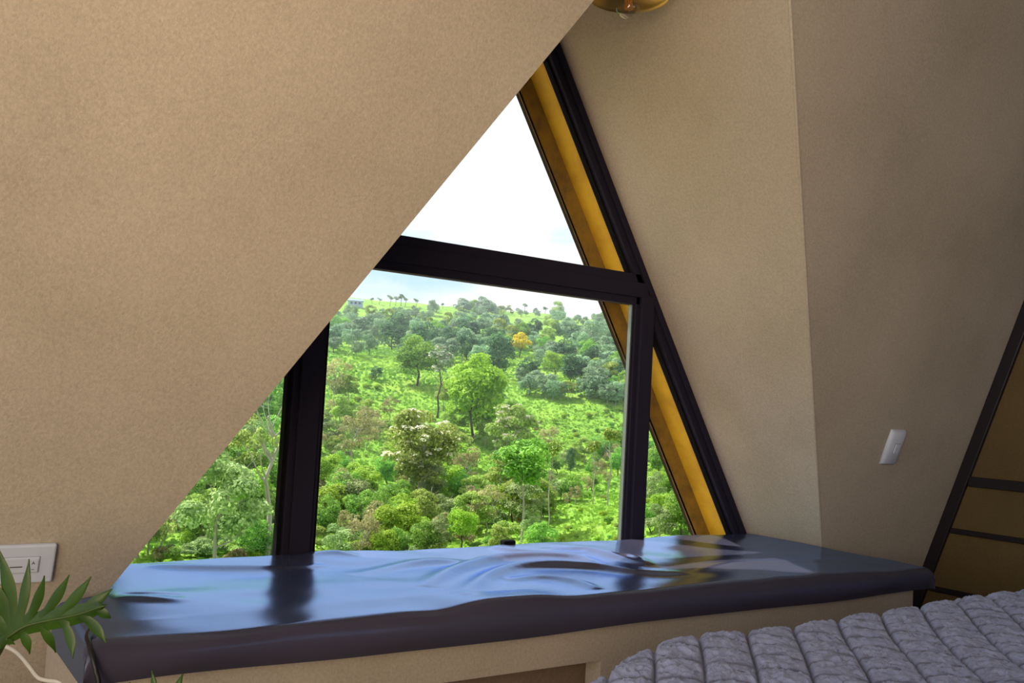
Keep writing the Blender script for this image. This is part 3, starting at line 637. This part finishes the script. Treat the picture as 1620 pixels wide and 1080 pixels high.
FM = {
 'green': foliage('leaves_green', (0.086, 0.203, 0.034), (0.203, 0.421, 0.056), (0.437, 0.686, 0.117)),
 'bright': foliage('leaves_bright', (0.16, 0.27, 0.024), (0.34, 0.52, 0.045), (0.56, 0.70, 0.10)),
 'dark': foliage('leaves_dark', (0.042, 0.105, 0.054), (0.093, 0.210, 0.093), (0.195, 0.375, 0.128)),
 'olive_light': foliage('leaves_light_olive', (0.16, 0.22, 0.05), (0.34, 0.44, 0.09), (0.56, 0.62, 0.19)),
 'olive': foliage('leaves_olive', (0.138, 0.211, 0.046), (0.324, 0.454, 0.084), (0.616, 0.713, 0.178)),
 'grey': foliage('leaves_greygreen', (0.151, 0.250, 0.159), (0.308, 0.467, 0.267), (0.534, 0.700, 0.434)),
 'far': foliage('leaves_far_hazed', (0.149, 0.237, 0.149), (0.275, 0.407, 0.242), (0.440, 0.594, 0.363)),  # distance haze put into the leaf colour, greyed and lightened
 'pale': foliage('leaves_pale', (0.156, 0.237, 0.081), (0.362, 0.475, 0.175), (0.650, 0.725, 0.362)),
 'brown': foliage('leaves_brownish', (0.20, 0.18, 0.08), (0.40, 0.37, 0.16), (0.62, 0.56, 0.28)),
 'gold': foliage('leaves_gold', (0.60, 0.50, 0.012), (0.85, 0.74, 0.016), (0.96, 0.90, 0.05)),
 'cream': foliage('blossom_cream', (0.55, 0.50, 0.36), (0.75, 0.71, 0.54), (0.92, 0.88, 0.74), 0.2),
 'pink': foliage('blossom_pinkish', (0.50, 0.43, 0.38), (0.68, 0.61, 0.54), (0.85, 0.79, 0.73), 0.2),
}
M['bark_pale'] = simple('pale_bark', (0.36, 0.33, 0.28), 0.9, bump=(30, 0.6, 0.05, 5))
M['bark_dark'] = simple('dark_bark', (0.075, 0.060, 0.045), 0.9, bump=(30, 0.6, 0.05, 5))

def leaf_cloud(name, blobs, n, size, seed, flat=0.3):
    """n leaf sprays spread over the skins of blobs ((x,y,z,rx,rz) each), as a mesh of bent four-cornered leaves"""
    g = np.random.default_rng(seed); B = np.array(blobs, float)
    w_ = B[:, 3]**2; idx = g.choice(len(B), n, p=w_/w_.sum())
    d = g.normal(size=(n, 3)); d /= np.linalg.norm(d, axis=1)[:, None]; d[:, 2] = np.where(d[:, 2] < -0.45, -d[:, 2], d[:, 2])
    rad = g.uniform(0.62, 1.05, n)**0.7
    c = B[idx, :3] + d*np.stack([B[idx, 3], B[idx, 3], B[idx, 4]], 1)*rad[:, None]
    nn = d*0.9 + g.normal(size=(n, 3))*0.55 + np.array([0, 0, flat]); nn /= np.linalg.norm(nn, axis=1)[:, None]
    a = np.cross(nn, g.normal(size=(n, 3))); a /= np.linalg.norm(a, axis=1)[:, None]; b_ = np.cross(nn, a)
    s = size*g.uniform(0.55, 1.35, n)[:, None]
    v0 = c-a*s; v1 = c-b_*s*0.5+nn*s*0.18; v2 = c+a*s; v3 = c+b_*s*0.5+nn*s*0.18
    vs = np.stack([v0, v1, v2, v3], 1).reshape(-1, 3); q = np.arange(4*n)
    me = bpy.data.meshes.new(name); me.vertices.add(4*n); me.vertices.foreach_set('co', vs.ravel())
    me.loops.add(4*n); me.loops.foreach_set('vertex_index', q); me.polygons.add(n)
    me.polygons.foreach_set('loop_start', np.arange(0, 4*n, 4)); me.polygons.foreach_set('loop_total', np.full(n, 4)); me.update(calc_edges=True)
    blobv = g.uniform(-0.22, 0.22, len(B))
    sh = np.clip(0.48+blobv[idx]+g.normal(size=n)*0.20, 0, 1)
    at_ = me.attributes.new('shade', 'FLOAT', 'POINT'); at_.data.foreach_set('value', np.repeat(sh, 4))
    return me
def crown_blobs(seed, n, cx, cz, rx, rz, br, top_heavy=0.0):
    g = np.random.default_rng(seed); out = []
    for i in range(n):
        d = g.normal(size=3); d /= np.linalg.norm(d); k = g.uniform(0.35, 1.0)**0.5
        r_ = br*g.uniform(0.65, 1.25); out.append((cx+d[0]*(rx-br*0.7)*k, d[1]*(rx-br*0.7)*k, cz+d[2]*(rz-br*0.6)*k+top_heavy*g.uniform(0, 1), r_, r_*g.uniform(0.6, 0.9)))
    return out
def trunk_mesh(name, seed, h, r0, branches=5, spread=0.2, hc=0.5, twist=0.012):
    g = np.random.default_rng(seed); bm = bmesh.new()
    def limb(pts, rs_, seg=6):
        rings = []
        for i, p in enumerate(pts):
            d = (pts[min(i+1, len(pts)-1)]-pts[max(i-1, 0)]).normalized(); a = d.cross(V((1, 0.2, 0.1))).normalized(); c = d.cross(a)
            rings.append([bm.verts.new(p+(a*math.cos(2*math.pi*k/seg)+c*math.sin(2*math.pi*k/seg))*rs_[i]) for k in range(seg)])
        for i in range(len(pts)-1):
            for k in range(seg): bm.faces.new((rings[i][k], rings[i][(k+1) % seg], rings[i+1][(k+1) % seg], rings[i+1][k]))
        bm.faces.new(rings[-1])
    main = [V((g.normal()*twist*i, g.normal()*twist*i, -0.05+h*i/5)) for i in range(6)]
    limb(main, [r0*(1.15-0.75*i/5) for i in range(6)])
    for k in range(branches):
        t_ = g.uniform(hc, 0.95); i = min(int(t_*5), 4); p = main[i].lerp(main[i+1], t_*5-i); a = g.uniform(0, 6.28); l_ = spread*g.uniform(0.6, 1.2)
        e_ = p+V((math.cos(a)*l_, math.sin(a)*l_, l_*g.uniform(0.5, 1.3))); mid = p.lerp(e_, 0.5)+V((0, 0, -0.1*l_))
        rb_ = r0*(1-0.7*t_)*0.6; limb([p, mid, e_], [rb_, rb_*0.75, rb_*0.35], 5)
        for q_ in range(2):
            a2 = a+g.uniform(-1, 1); e2 = mid.lerp(e_, g.uniform(0.3, 0.9)); limb([e2, e2+V((math.cos(a2)*l_*0.5, math.sin(a2)*l_*0.5, l_*0.4))], [rb_*0.4, rb_*0.15], 4)
    me = bpy.data.meshes.new(name); bm.to_mesh(me); bm.free(); return me

# kinds: list of (part name, mesh, material); unit height 1
KIND = {}
def kind(key, crown, n, size, fmat, trunk=None, bark='bark_dark', blossom=None, seed=1):
    parts = []
    me = leaf_cloud('crown', crown, n, size, seed); me.materials.append(FM[fmat]); parts.append(('crown', me))
    if trunk is not None:
        tm = trunk_mesh('trunk', seed+5, *trunk); tm.materials.append(M[bark]); parts.append(('trunk', tm))
    if blossom:
        bb, bn, bs, bmat = blossom; bm_ = leaf_cloud('blossom', bb, bn, bs, seed+9, 1.2); bm_.materials.append(FM[bmat]); parts.append(('blossom', bm_))
    KIND[key] = parts
cb = crown_blobs
kind('round_green_a', cb(1, 30, 0, 0.56, 0.38, 0.42, 0.15), 5200, 0.023, 'green', (0.7, 0.022, 5, 0.22), seed=1)
kind('round_green_b', cb(2, 34, 0, 0.52, 0.44, 0.46, 0.14), 5600, 0.023, 'green', (0.7, 0.022, 5, 0.22), seed=2)
kind('bright', cb(3, 52, 0, 0.55, 0.35, 0.45, 0.12), 9500, 0.020, 'bright', (0.6, 0.016, 3, 0.12), seed=3)
kind('bright_b', cb(13, 26, 0, 0.58, 0.40, 0.38, 0.15), 4600, 0.024, 'bright', (0.7, 0.020, 6, 0.2), seed=13)
kind('dark_a', cb(4, 30, 0, 0.53, 0.38, 0.46, 0.15), 3000, 0.028, 'dark', (0.7, 0.022, 5, 0.2), seed=4)
kind('dark_b', cb(14, 28, 0, 0.50, 0.48, 0.48, 0.16), 2800, 0.032, 'dark', (0.7, 0.022, 5, 0.2), seed=14)
kind('olive_a', cb(5, 30, 0, 0.58, 0.40, 0.38, 0.13), 5200, 0.022, 'olive', (0.7, 0.020, 7, 0.25), 'bark_pale', seed=5)
kind('pale_a', cb(6, 30, 0, 0.56, 0.42, 0.40, 0.12), 6000, 0.021, 'pale', (0.75, 0.018, 9, 0.26, 0.3), 'bark_pale', seed=6)
kind('grey_a', cb(7, 34, 0, 0.53, 0.46, 0.45, 0.13), 3000, 0.030, 'grey', (0.75, 0.018, 7, 0.22), 'bark_pale', seed=7)
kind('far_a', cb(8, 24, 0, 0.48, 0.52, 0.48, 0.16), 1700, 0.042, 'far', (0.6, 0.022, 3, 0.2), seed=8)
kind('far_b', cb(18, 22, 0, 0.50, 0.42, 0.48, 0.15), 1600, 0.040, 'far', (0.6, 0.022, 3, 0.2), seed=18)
kind('brown_a', cb(9, 22, 0, 0.60, 0.40, 0.36, 0.12), 2000, 0.020, 'brown', (0.8, 0.016, 12, 0.28, 0.25), 'bark_pale', seed=9)
kind('gold', cb(10, 26, 0, 0.60, 0.42, 0.36, 0.15), 2200, 0.040, 'gold', (0.6, 0.022, 4, 0.2), seed=10)
wb = cb(11, 40, 0, 0.60, 0.38, 0.40, 0.11)
_g = np.random.default_rng(99); wtop = []
for _k in range(90):
    _x, _y, _z, _r, _rz = wb[_g.integers(len(wb))]; _d = _g.normal(size=3); _d[2] = abs(_d[2])*0.8+0.1; _d /= np.linalg.norm(_d); _c = _g.uniform(0.026, 0.048)
    wtop.append((_x+_d[0]*_r*1.1, _y+_d[1]*_r*1.1, _z+_d[2]*_rz*1.15, _c, _c*0.5))
kind('white_flower', wb, 6800, 0.020, 'olive_light', (0.75, 0.016, 9, 0.24, 0.3), 'bark_pale', (wtop, 2400, 0.015, 'cream'), seed=11)
pb = cb(12, 16, 0, 0.78, 0.17, 0.22, 0.07)
kind('pink_flower', pb, 1100, 0.018, 'grey', (0.85, 0.012, 6, 0.14, 0.45), 'bark_dark', (pb, 900, 0.017, 'pink'), seed=12)
kind('slim_green', cb(15, 24, 0, 0.72, 0.26, 0.27, 0.10), 4600, 0.018, 'green', (0.85, 0.011, 7, 0.18, 0.5, 0.008), 'bark_pale', seed=15)
kind('slim_bare', cb(16, 12, 0, 0.84, 0.12, 0.15, 0.055), 420, 0.020, 'olive', (0.95, 0.009, 7, 0.12, 0.6, 0.006), 'bark_pale', seed=16)
kind('bare_branching', cb(17, 9, 0.02, 0.80, 0.20, 0.18, 0.06), 330, 0.016, 'olive', (0.92, 0.027, 12, 0.24, 0.55, 0.012), 'bark_pale', seed=17)
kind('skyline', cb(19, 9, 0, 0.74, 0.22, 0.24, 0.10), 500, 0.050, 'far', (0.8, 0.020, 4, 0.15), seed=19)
for i, (fm, sd) in enumerate((('green', 31), ('bright', 32), ('olive', 33), ('pale', 34), ('dark', 35), ('brown', 36))):
    kind('bush_'+fm, cb(sd, 16, 0, 0.45, 0.62, 0.40, 0.24), 2700, 0.045, fm, seed=sd)

def plant_tree(key, name, base, h, label, cat='tree', group=None, wide=1.0, rz=None, depth=0.0, with_trunk=True):
    parts = KIND[key]; rz = random.uniform(0, 6.28) if rz is None else rz
    loc = V(base)+V((0, 0, -depth))
    if len(parts) == 1:
        o = bpy.data.objects.new(name, parts[0][1]); COL.objects.link(o); o.location = loc; o.rotation_euler = (0, 0, rz); o.scale = (h*wide, h*wide, h)
        return tag(o, label, cat, group)
    r_ = bpy.data.objects.new(name, None); COL.objects.link(r_); r_.location = loc; r_.rotation_euler = (0, 0, rz); r_.scale = (h*wide, h*wide, h)
    for pn, me in parts:
        c = bpy.data.objects.new(pn, me); COL.objects.link(c); c.parent = r_
    return tag(r_, label, cat, group)
def tree_px(key, name, px_, py_, hpx, label, cat='tree', group=None, wide=1.0, rz=None):
    p, r_ = ground(px_, py_)
    if p is None: return
    d = ray(px_, py_); dep = float(np.dot(np.array(p)-CAM, FW)); return plant_tree(key, name, p, hpx*dep/F, label, cat, group, wide, rz)

TAKEN = []
def T(*a, **k):
    TAKEN.append((a[2], a[3], a[4])); return tree_px(*a, **k)
# the trees one can point to
T('bright', 'broadleaf_tree', 748, 700, 152, 'large bright yellow-green tree in the middle of the view', wide=0.98, rz=0.4)
T('round_green_b', 'broadleaf_tree', 660, 610, 84, 'round deep green tree left of the large bright tree')
T('pink_flower', 'flowering_tree', 691, 662, 116, 'slim tree with pinkish white blossom left of the large bright tree', wide=1.1)
T('gold', 'flowering_tree', 822, 566, 44, 'golden yellow flowering tree on the far hillside', wide=1.0)
T('dark_a', 'broadleaf_tree', 787, 600, 76, 'dark tree between the large bright tree and the golden tree', wide=0.9)
T('white_flower', 'flowering_tree', 660, 806, 168, 'wide olive tree dotted with cream blossom in the lower centre', wide=1.02, rz=1.0)
T('white_flower', 'flowering_tree', 806, 745, 112, 'olive tree with cream blossom at the edge of the right meadow', wide=0.95, rz=2.4)
T('slim_green', 'broadleaf_tree', 824, 858, 168, 'lush green tree on a thin pale trunk beside the tall bare trunk', wide=1.15, rz=0.2)
T('slim_bare', 'slender_tree', 866, 842, 152, 'tall slender tree with a straight pale trunk right of the lush green tree', wide=0.9)
T('slim_bare', 'slender_tree', 937, 800, 108, 'slender pale tree on the right meadow, the left one of two')
T('slim_bare', 'slender_tree', 962, 800, 128, 'slender pale tree on the right meadow, the right one of two')
T('bare_branching', 'bare_tree', 420, 895, 270, 'nearly bare pale-trunked tree forking beside the left mullion', wide=0.62, rz=2.0)
T('pale_a', 'broadleaf_tree', 335, 905, 205, 'large pale green tree with visible branches in the left pane', wide=0.95, rz=0.6)
T('bright_b', 'broadleaf_tree', 392, 850, 120, 'bright green young tree behind the bare trunk in the left pane', wide=0.8)
T('olive_a', 'broadleaf_tree', 372, 800, 130, 'olive tree high up in the left pane', wide=0.9)
T('brown_a', 'bare_tree', 530, 640, 78, 'thin brownish tree beside the left mullion near the meadow', wide=0.9)
T('brown_a', 'bare_tree', 556, 742, 100, 'thin brownish tree with pale twigs at the foot of the left meadow', wide=0.8)
T('dark_b', 'round_shrub', 594, 602, 22, 'small dark round shrub alone on the left meadow', 'shrub', wide=1.1)
T('brown_a', 'bare_tree', 616, 666, 42, 'small airy tree on a dark trunk on the left meadow')
T('bright_b', 'broadleaf_tree', 876, 602, 50, 'fresh green tree right of and below the golden tree', wide=1.0)
T('dark_a', 'broadleaf_tree', 902, 612, 52, 'dark green tree at the right edge of the far wood', wide=0.9)
T('brown_a', 'bare_tree', 868, 716, 44, 'reddish brown scrubby tree at the foot of the right meadow', wide=1.2)
T('dark_a', 'columnar_shrub', 902, 752, 46, 'dark narrow shrub right of the tall pale trunk', 'shrub', wide=0.45)
T('pale_a', 'broadleaf_tree', 1042, 862, 66, 'pale green tree at the bottom of the right triangular pane', wide=1.1)
T('round_green_b', 'broadleaf_tree', 1078, 850, 86, 'leafy green tree beside the yellow soffit in the right pane', wide=0.8)
# skyline
for px_, py_, h_ in ((588, 481, 10), (600, 482, 12), (617, 484, 19), (626, 484, 17), (634, 484, 20), (641, 484, 15), (658, 486, 14), (700, 488, 9), (822, 492, 17), (830, 494, 16), (862, 497, 13), (900, 500, 12), (925, 503, 12), (718, 488, 8)):
    T('skyline', 'distant_tree', px_, py_, h_, 'tiny tree standing on the skyline of the far hill', group='skyline trees', wide=1.3 if h_ > 14 else 1.6)

def inside(poly, x, y):
    c = False; n = len(poly)
    for i in range(n):
        x1, y1 = poly[i]; x2, y2 = poly[(i+1) % n]
        if (y1 > y) != (y2 > y) and x < (x2-x1)*(y-y1)/(y2-y1)+x1: c = not c
    return c
LOOK = {'round_green_a': 'green', 'round_green_b': 'broad green', 'bright': 'bright green', 'bright_b': 'bright green', 'dark_a': 'dark green', 'dark_b': 'broad dark green', 'olive_a': 'olive green', 'pale_a': 'pale green', 'grey_a': 'grey-green',
        'far_a': 'broad haze-toned', 'far_b': 'narrow haze-toned', 'brown_a': 'thin brownish', 'bush_green': 'mid green', 'bush_bright': 'bright green', 'bush_olive': 'olive', 'bush_pale': 'pale green', 'bush_dark': 'dark green', 'bush_brown': 'brownish'}
def hides(x, y, h_):
    for a, c, k in TAKEN:
        if y > c-1 and abs(x-a) < 0.36*(h_+k) and y-h_ < c-0.32*k: return True
        if abs(x-a) < 4 and abs(y-c) < 4: return True
    return False
def fill(poly, n, sep, kinds, hr, name, where, group, cat='tree', wide=(0.85, 1.2)):
    xs = [p[0] for p in poly]; ys = [p[1] for p in poly]; pts = []; tries = 0; x0, x1 = min(xs), max(xs)
    while len(pts) < n and tries < n*80:
        tries += 1; x = random.uniform(x0, x1); y = random.uniform(min(ys), max(ys))
        if not inside(poly, x, y): continue
        if any((x-a)**2+((y-c)*1.6)**2 < sep**2 for a, c in pts): continue
        k = random.choice(kinds); h_ = random.uniform(*hr)
        if hides(x, y, h_): continue
        pts.append((x, y)); third = ('left part', 'middle', 'right part')[min(2, int(3*(x-x0)/(x1-x0)))]
        size = 'smaller' if h_ < hr[0]+(hr[1]-hr[0])*0.5 else 'larger'
        tree_px(k, name, x, y, h_, '%s %s %s in the %s of %s' % (size, LOOK[k], cat, third, where), cat, group, random.uniform(*wide))
# far hill: scattered haze-toned trees, thicker towards the band of woodland
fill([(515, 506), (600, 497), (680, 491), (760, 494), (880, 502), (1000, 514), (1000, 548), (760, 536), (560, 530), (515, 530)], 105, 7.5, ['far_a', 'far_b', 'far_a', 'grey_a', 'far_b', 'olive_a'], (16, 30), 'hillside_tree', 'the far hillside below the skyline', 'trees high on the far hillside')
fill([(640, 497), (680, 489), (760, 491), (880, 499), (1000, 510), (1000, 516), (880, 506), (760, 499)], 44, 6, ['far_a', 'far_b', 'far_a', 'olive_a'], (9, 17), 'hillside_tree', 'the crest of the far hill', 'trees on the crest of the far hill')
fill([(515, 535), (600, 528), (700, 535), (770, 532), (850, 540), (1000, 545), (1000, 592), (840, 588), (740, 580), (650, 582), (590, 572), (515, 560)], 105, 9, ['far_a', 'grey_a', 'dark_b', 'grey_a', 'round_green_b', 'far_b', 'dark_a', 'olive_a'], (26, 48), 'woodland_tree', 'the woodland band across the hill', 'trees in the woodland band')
fill([(815, 600), (900, 600), (1000, 590), (1000, 645), (920, 640), (835, 632)], 36, 11, ['grey_a', 'far_a', 'round_green_b', 'grey_a', 'dark_b', 'olive_a'], (30, 54), 'woodland_tree', 'the wood above the right meadow', 'trees above the right meadow')
fill([(690, 640), (800, 645), (830, 690), (790, 720), (720, 715)], 12, 14, ['round_green_b', 'dark_a', 'olive_a'], (30, 54), 'broadleaf_tree', 'the group under the large bright tree', 'trees around the bright tree')
# the thicket in the valley
LOWK = ['olive_a', 'round_green_a', 'round_green_b', 'olive_a', 'pale_a', 'brown_a', 'bright_b']
fill([(505, 745), (600, 730), (720, 740), (840, 770), (880, 800), (860, 890), (500, 900)], 64, 17, LOWK, (50, 92), 'thicket_tree', 'the dense thicket at the valley bottom', 'trees in the valley thicket')
fill([(205, 895), (300, 760), (440, 640), (440, 900)], 34, 18, LOWK, (55, 105), 'thicket_tree', 'the thicket behind the left triangular pane', 'trees behind the left pane')
fill([(850, 770), (900, 725), (985, 705), (985, 762), (900, 815), (850, 842)], 32, 11, ['olive_a', 'brown_a', 'pale_a', 'round_green_a'], (26, 50), 'thicket_tree', 'the scrub below the right meadow', 'trees below the right meadow')
fill([(1010, 690), (1060, 740), (1095, 850), (1010, 850)], 22, 12, ['olive_a', 'round_green_a', 'pale_a', 'bright_b'], (30, 58), 'thicket_tree', 'the view through the right triangular pane', 'trees in the right pane')
fill([(500, 640), (560, 620), (600, 700), (560, 745), (500, 745)], 16, 15, ['olive_a', 'pale_a', 'brown_a'], (34, 60), 'thicket_tree', 'the scrub beside the left mullion', 'trees beside the left mullion')
BU = ['bush_green', 'bush_bright', 'bush_olive', 'bush_pale', 'bush_olive', 'bush_brown', 'bush_green']
fill([(200, 905), (520, 780), (620, 760), (850, 800), (880, 895), (200, 910)], 150, 10, BU, (16, 38), 'bush', 'the undergrowth on the valley floor', 'bushes in the valley', 'bush')
fill([(520, 590), (600, 600), (720, 690), (700, 730), (520, 740)], 50, 10, ['bush_bright', 'bush_green', 'bush_olive', 'bush_bright'], (5, 13), 'bush', 'the open left meadow', 'bushes on the left meadow', 'bush')
fill([(800, 650), (990, 650), (990, 730), (860, 730)], 50, 9, ['bush_bright', 'bush_green', 'bush_olive', 'bush_brown'], (4, 12), 'bush', 'the open right meadow', 'bushes on the right meadow', 'bush')
fill([(880, 860), (900, 815), (985, 775), (985, 870)], 12, 12, ['bush_bright', 'bush_olive', 'bush_bright', 'bush_green'], (7, 15), 'bush', 'the yellow-green bank at the lower right', 'bushes on the near bank', 'bush')
T('gold', 'yellow_shrub', 662, 850, 34, 'yellow flowering shrub low in the centre of the thicket', 'shrub')
T('gold', 'yellow_shrub', 612, 868, 24, 'yellow flowering shrub just above the cushion left of centre', 'shrub', wide=1.3)

# the wood goes on to either side of the window's view
for (az0, az1, r0, r1, n, side) in ((-14, 10, 42, 330, 110, 'left'), (47, 62, 48, 300, 30, 'right')):
    for i in range(n):
        az = math.radians(random.uniform(az0, az1)); rr_ = r0+(r1-r0)*random.random(); x = CAM[0]+rr_*math.sin(az); y = CAM[1]+rr_*math.cos(az)
        k = random.choice(['olive_a', 'round_green_b', 'pale_a', 'round_green_a', 'bright_b'] if rr_ < 130 else ['far_a', 'grey_a', 'far_b', 'round_green_b', 'dark_b'])
        plant_tree(k, 'valley_tree', (x, y, float(HT(np.array([x]), np.array([y]))[0])), random.uniform(4.5, 8.5), '%s tree growing further along the valley, beyond the %s edge of the window' % (LOOK[k], side), 'tree', 'trees beyond the %s edge of the view' % side, random.uniform(0.9, 1.2))

# grass tufts over the open ground: too many to count
g = np.random.default_rng(77); NT = 110000
ga = np.radians(g.uniform(-12, 62, NT)); gr = g.uniform(26, 190, NT)**1.0
gx = CAM[0]+gr*np.sin(ga); gy = CAM[1]+gr*np.cos(ga); gz = HT(gx, gy)
s = (0.045+0.0011*gr)*g.uniform(0.6, 1.5, NT); aa = g.uniform(0, 6.28, NT)
dx = np.cos(aa)*s; dy = np.sin(aa)*s; lean = g.normal(size=(NT, 2))*s[:, None]*0.6
vs = np.stack([np.stack([gx-dx*0.7, gy-dy*0.7, gz-0.1], 1), np.stack([gx+dx*0.7, gy+dy*0.7, gz-0.1], 1), np.stack([gx+dx*0.9+lean[:, 0], gy+dy*0.9+lean[:, 1], gz+s*1.1], 1), np.stack([gx-dx*0.9+lean[:, 0], gy-dy*0.9+lean[:, 1], gz+s*0.9], 1)], 1).reshape(-1, 3)
me = bpy.data.meshes.new('grass'); me.vertices.add(4*NT); me.vertices.foreach_set('co', vs.ravel()); me.loops.add(4*NT); me.loops.foreach_set('vertex_index', np.arange(4*NT)); me.polygons.add(NT)
me.polygons.foreach_set('loop_start', np.arange(0, 4*NT, 4)); me.polygons.foreach_set('loop_total', np.full(NT, 4)); me.update(calc_edges=True)
a_ = me.attributes.new('shade', 'FLOAT', 'POINT'); a_.data.foreach_set('value', np.repeat(np.clip(0.55+noise2(gx/9, gy/9, 61)*0.9+g.normal(size=NT)*0.15, 0, 1), 4))
me.materials.append(foliage('grass_blades', (0.15, 0.30, 0.040), (0.24, 0.41, 0.055), (0.37, 0.50, 0.085), 0.4))
go = link('grass', me, None); tag(go, 'bright green grass tufts covering the open hillside', 'grass', kind='stuff')

# a small house on the skyline
hp, hr_ = ground(562, 484)
if hp is not None:
    hh = empty('distant_house', hp, -0.4); tag(hh, 'tiny pale blue house on the skyline of the far hill', 'house')
    k = hr_/F*1.25
    M['house_blue'] = simple('pale_blue_wall', (0.30, 0.38, 0.55), 0.8); M['house_roof'] = simple('blue_grey_roof', (0.22, 0.28, 0.42), 0.6); M['house_glass'] = simple('dark_panes', (0.04, 0.05, 0.08), 0.2)
    wa, de, he = 9*k, 6*k, 5.5*k
    box('wall', (-wa, -de, -1), (wa, de, he), M['house_blue'], hh)
    prism('roof', [(-wa*1.1, -de*1.2, he), (-wa*1.1, de*1.2, he), (-wa*1.1, 0, he+3*k)], (wa*2.2, 0, 0), M['house_roof'], hh)
    for i in (-1, 0, 1): box('window', (i*5*k-1.2*k, -de-0.1, 1.5*k), (i*5*k+1.2*k, -de+0.05, 4*k), M['house_glass'], hh)

# thin blue haze lying over the valley
m = bpy.data.materials.new('haze'); m.use_nodes = True; t = m.node_tree; t.nodes.clear()
o_ = t.nodes.new('ShaderNodeOutputMaterial'); vs_ = t.nodes.new('ShaderNodeVolumeScatter'); vs_.inputs['Color'].default_value = (0.80, 0.90, 1.0, 1); vs_.inputs['Density'].default_value = 0.0007; vs_.inputs['Anisotropy'].default_value = 0.2
L(t, vs_.outputs[0], o_.inputs['Volume'])
hz = box('haze', (-60, 45, -12), (520, 560, 75), m); tag(hz, 'faint blue haze over the valley and far hillside', 'haze', kind='stuff')
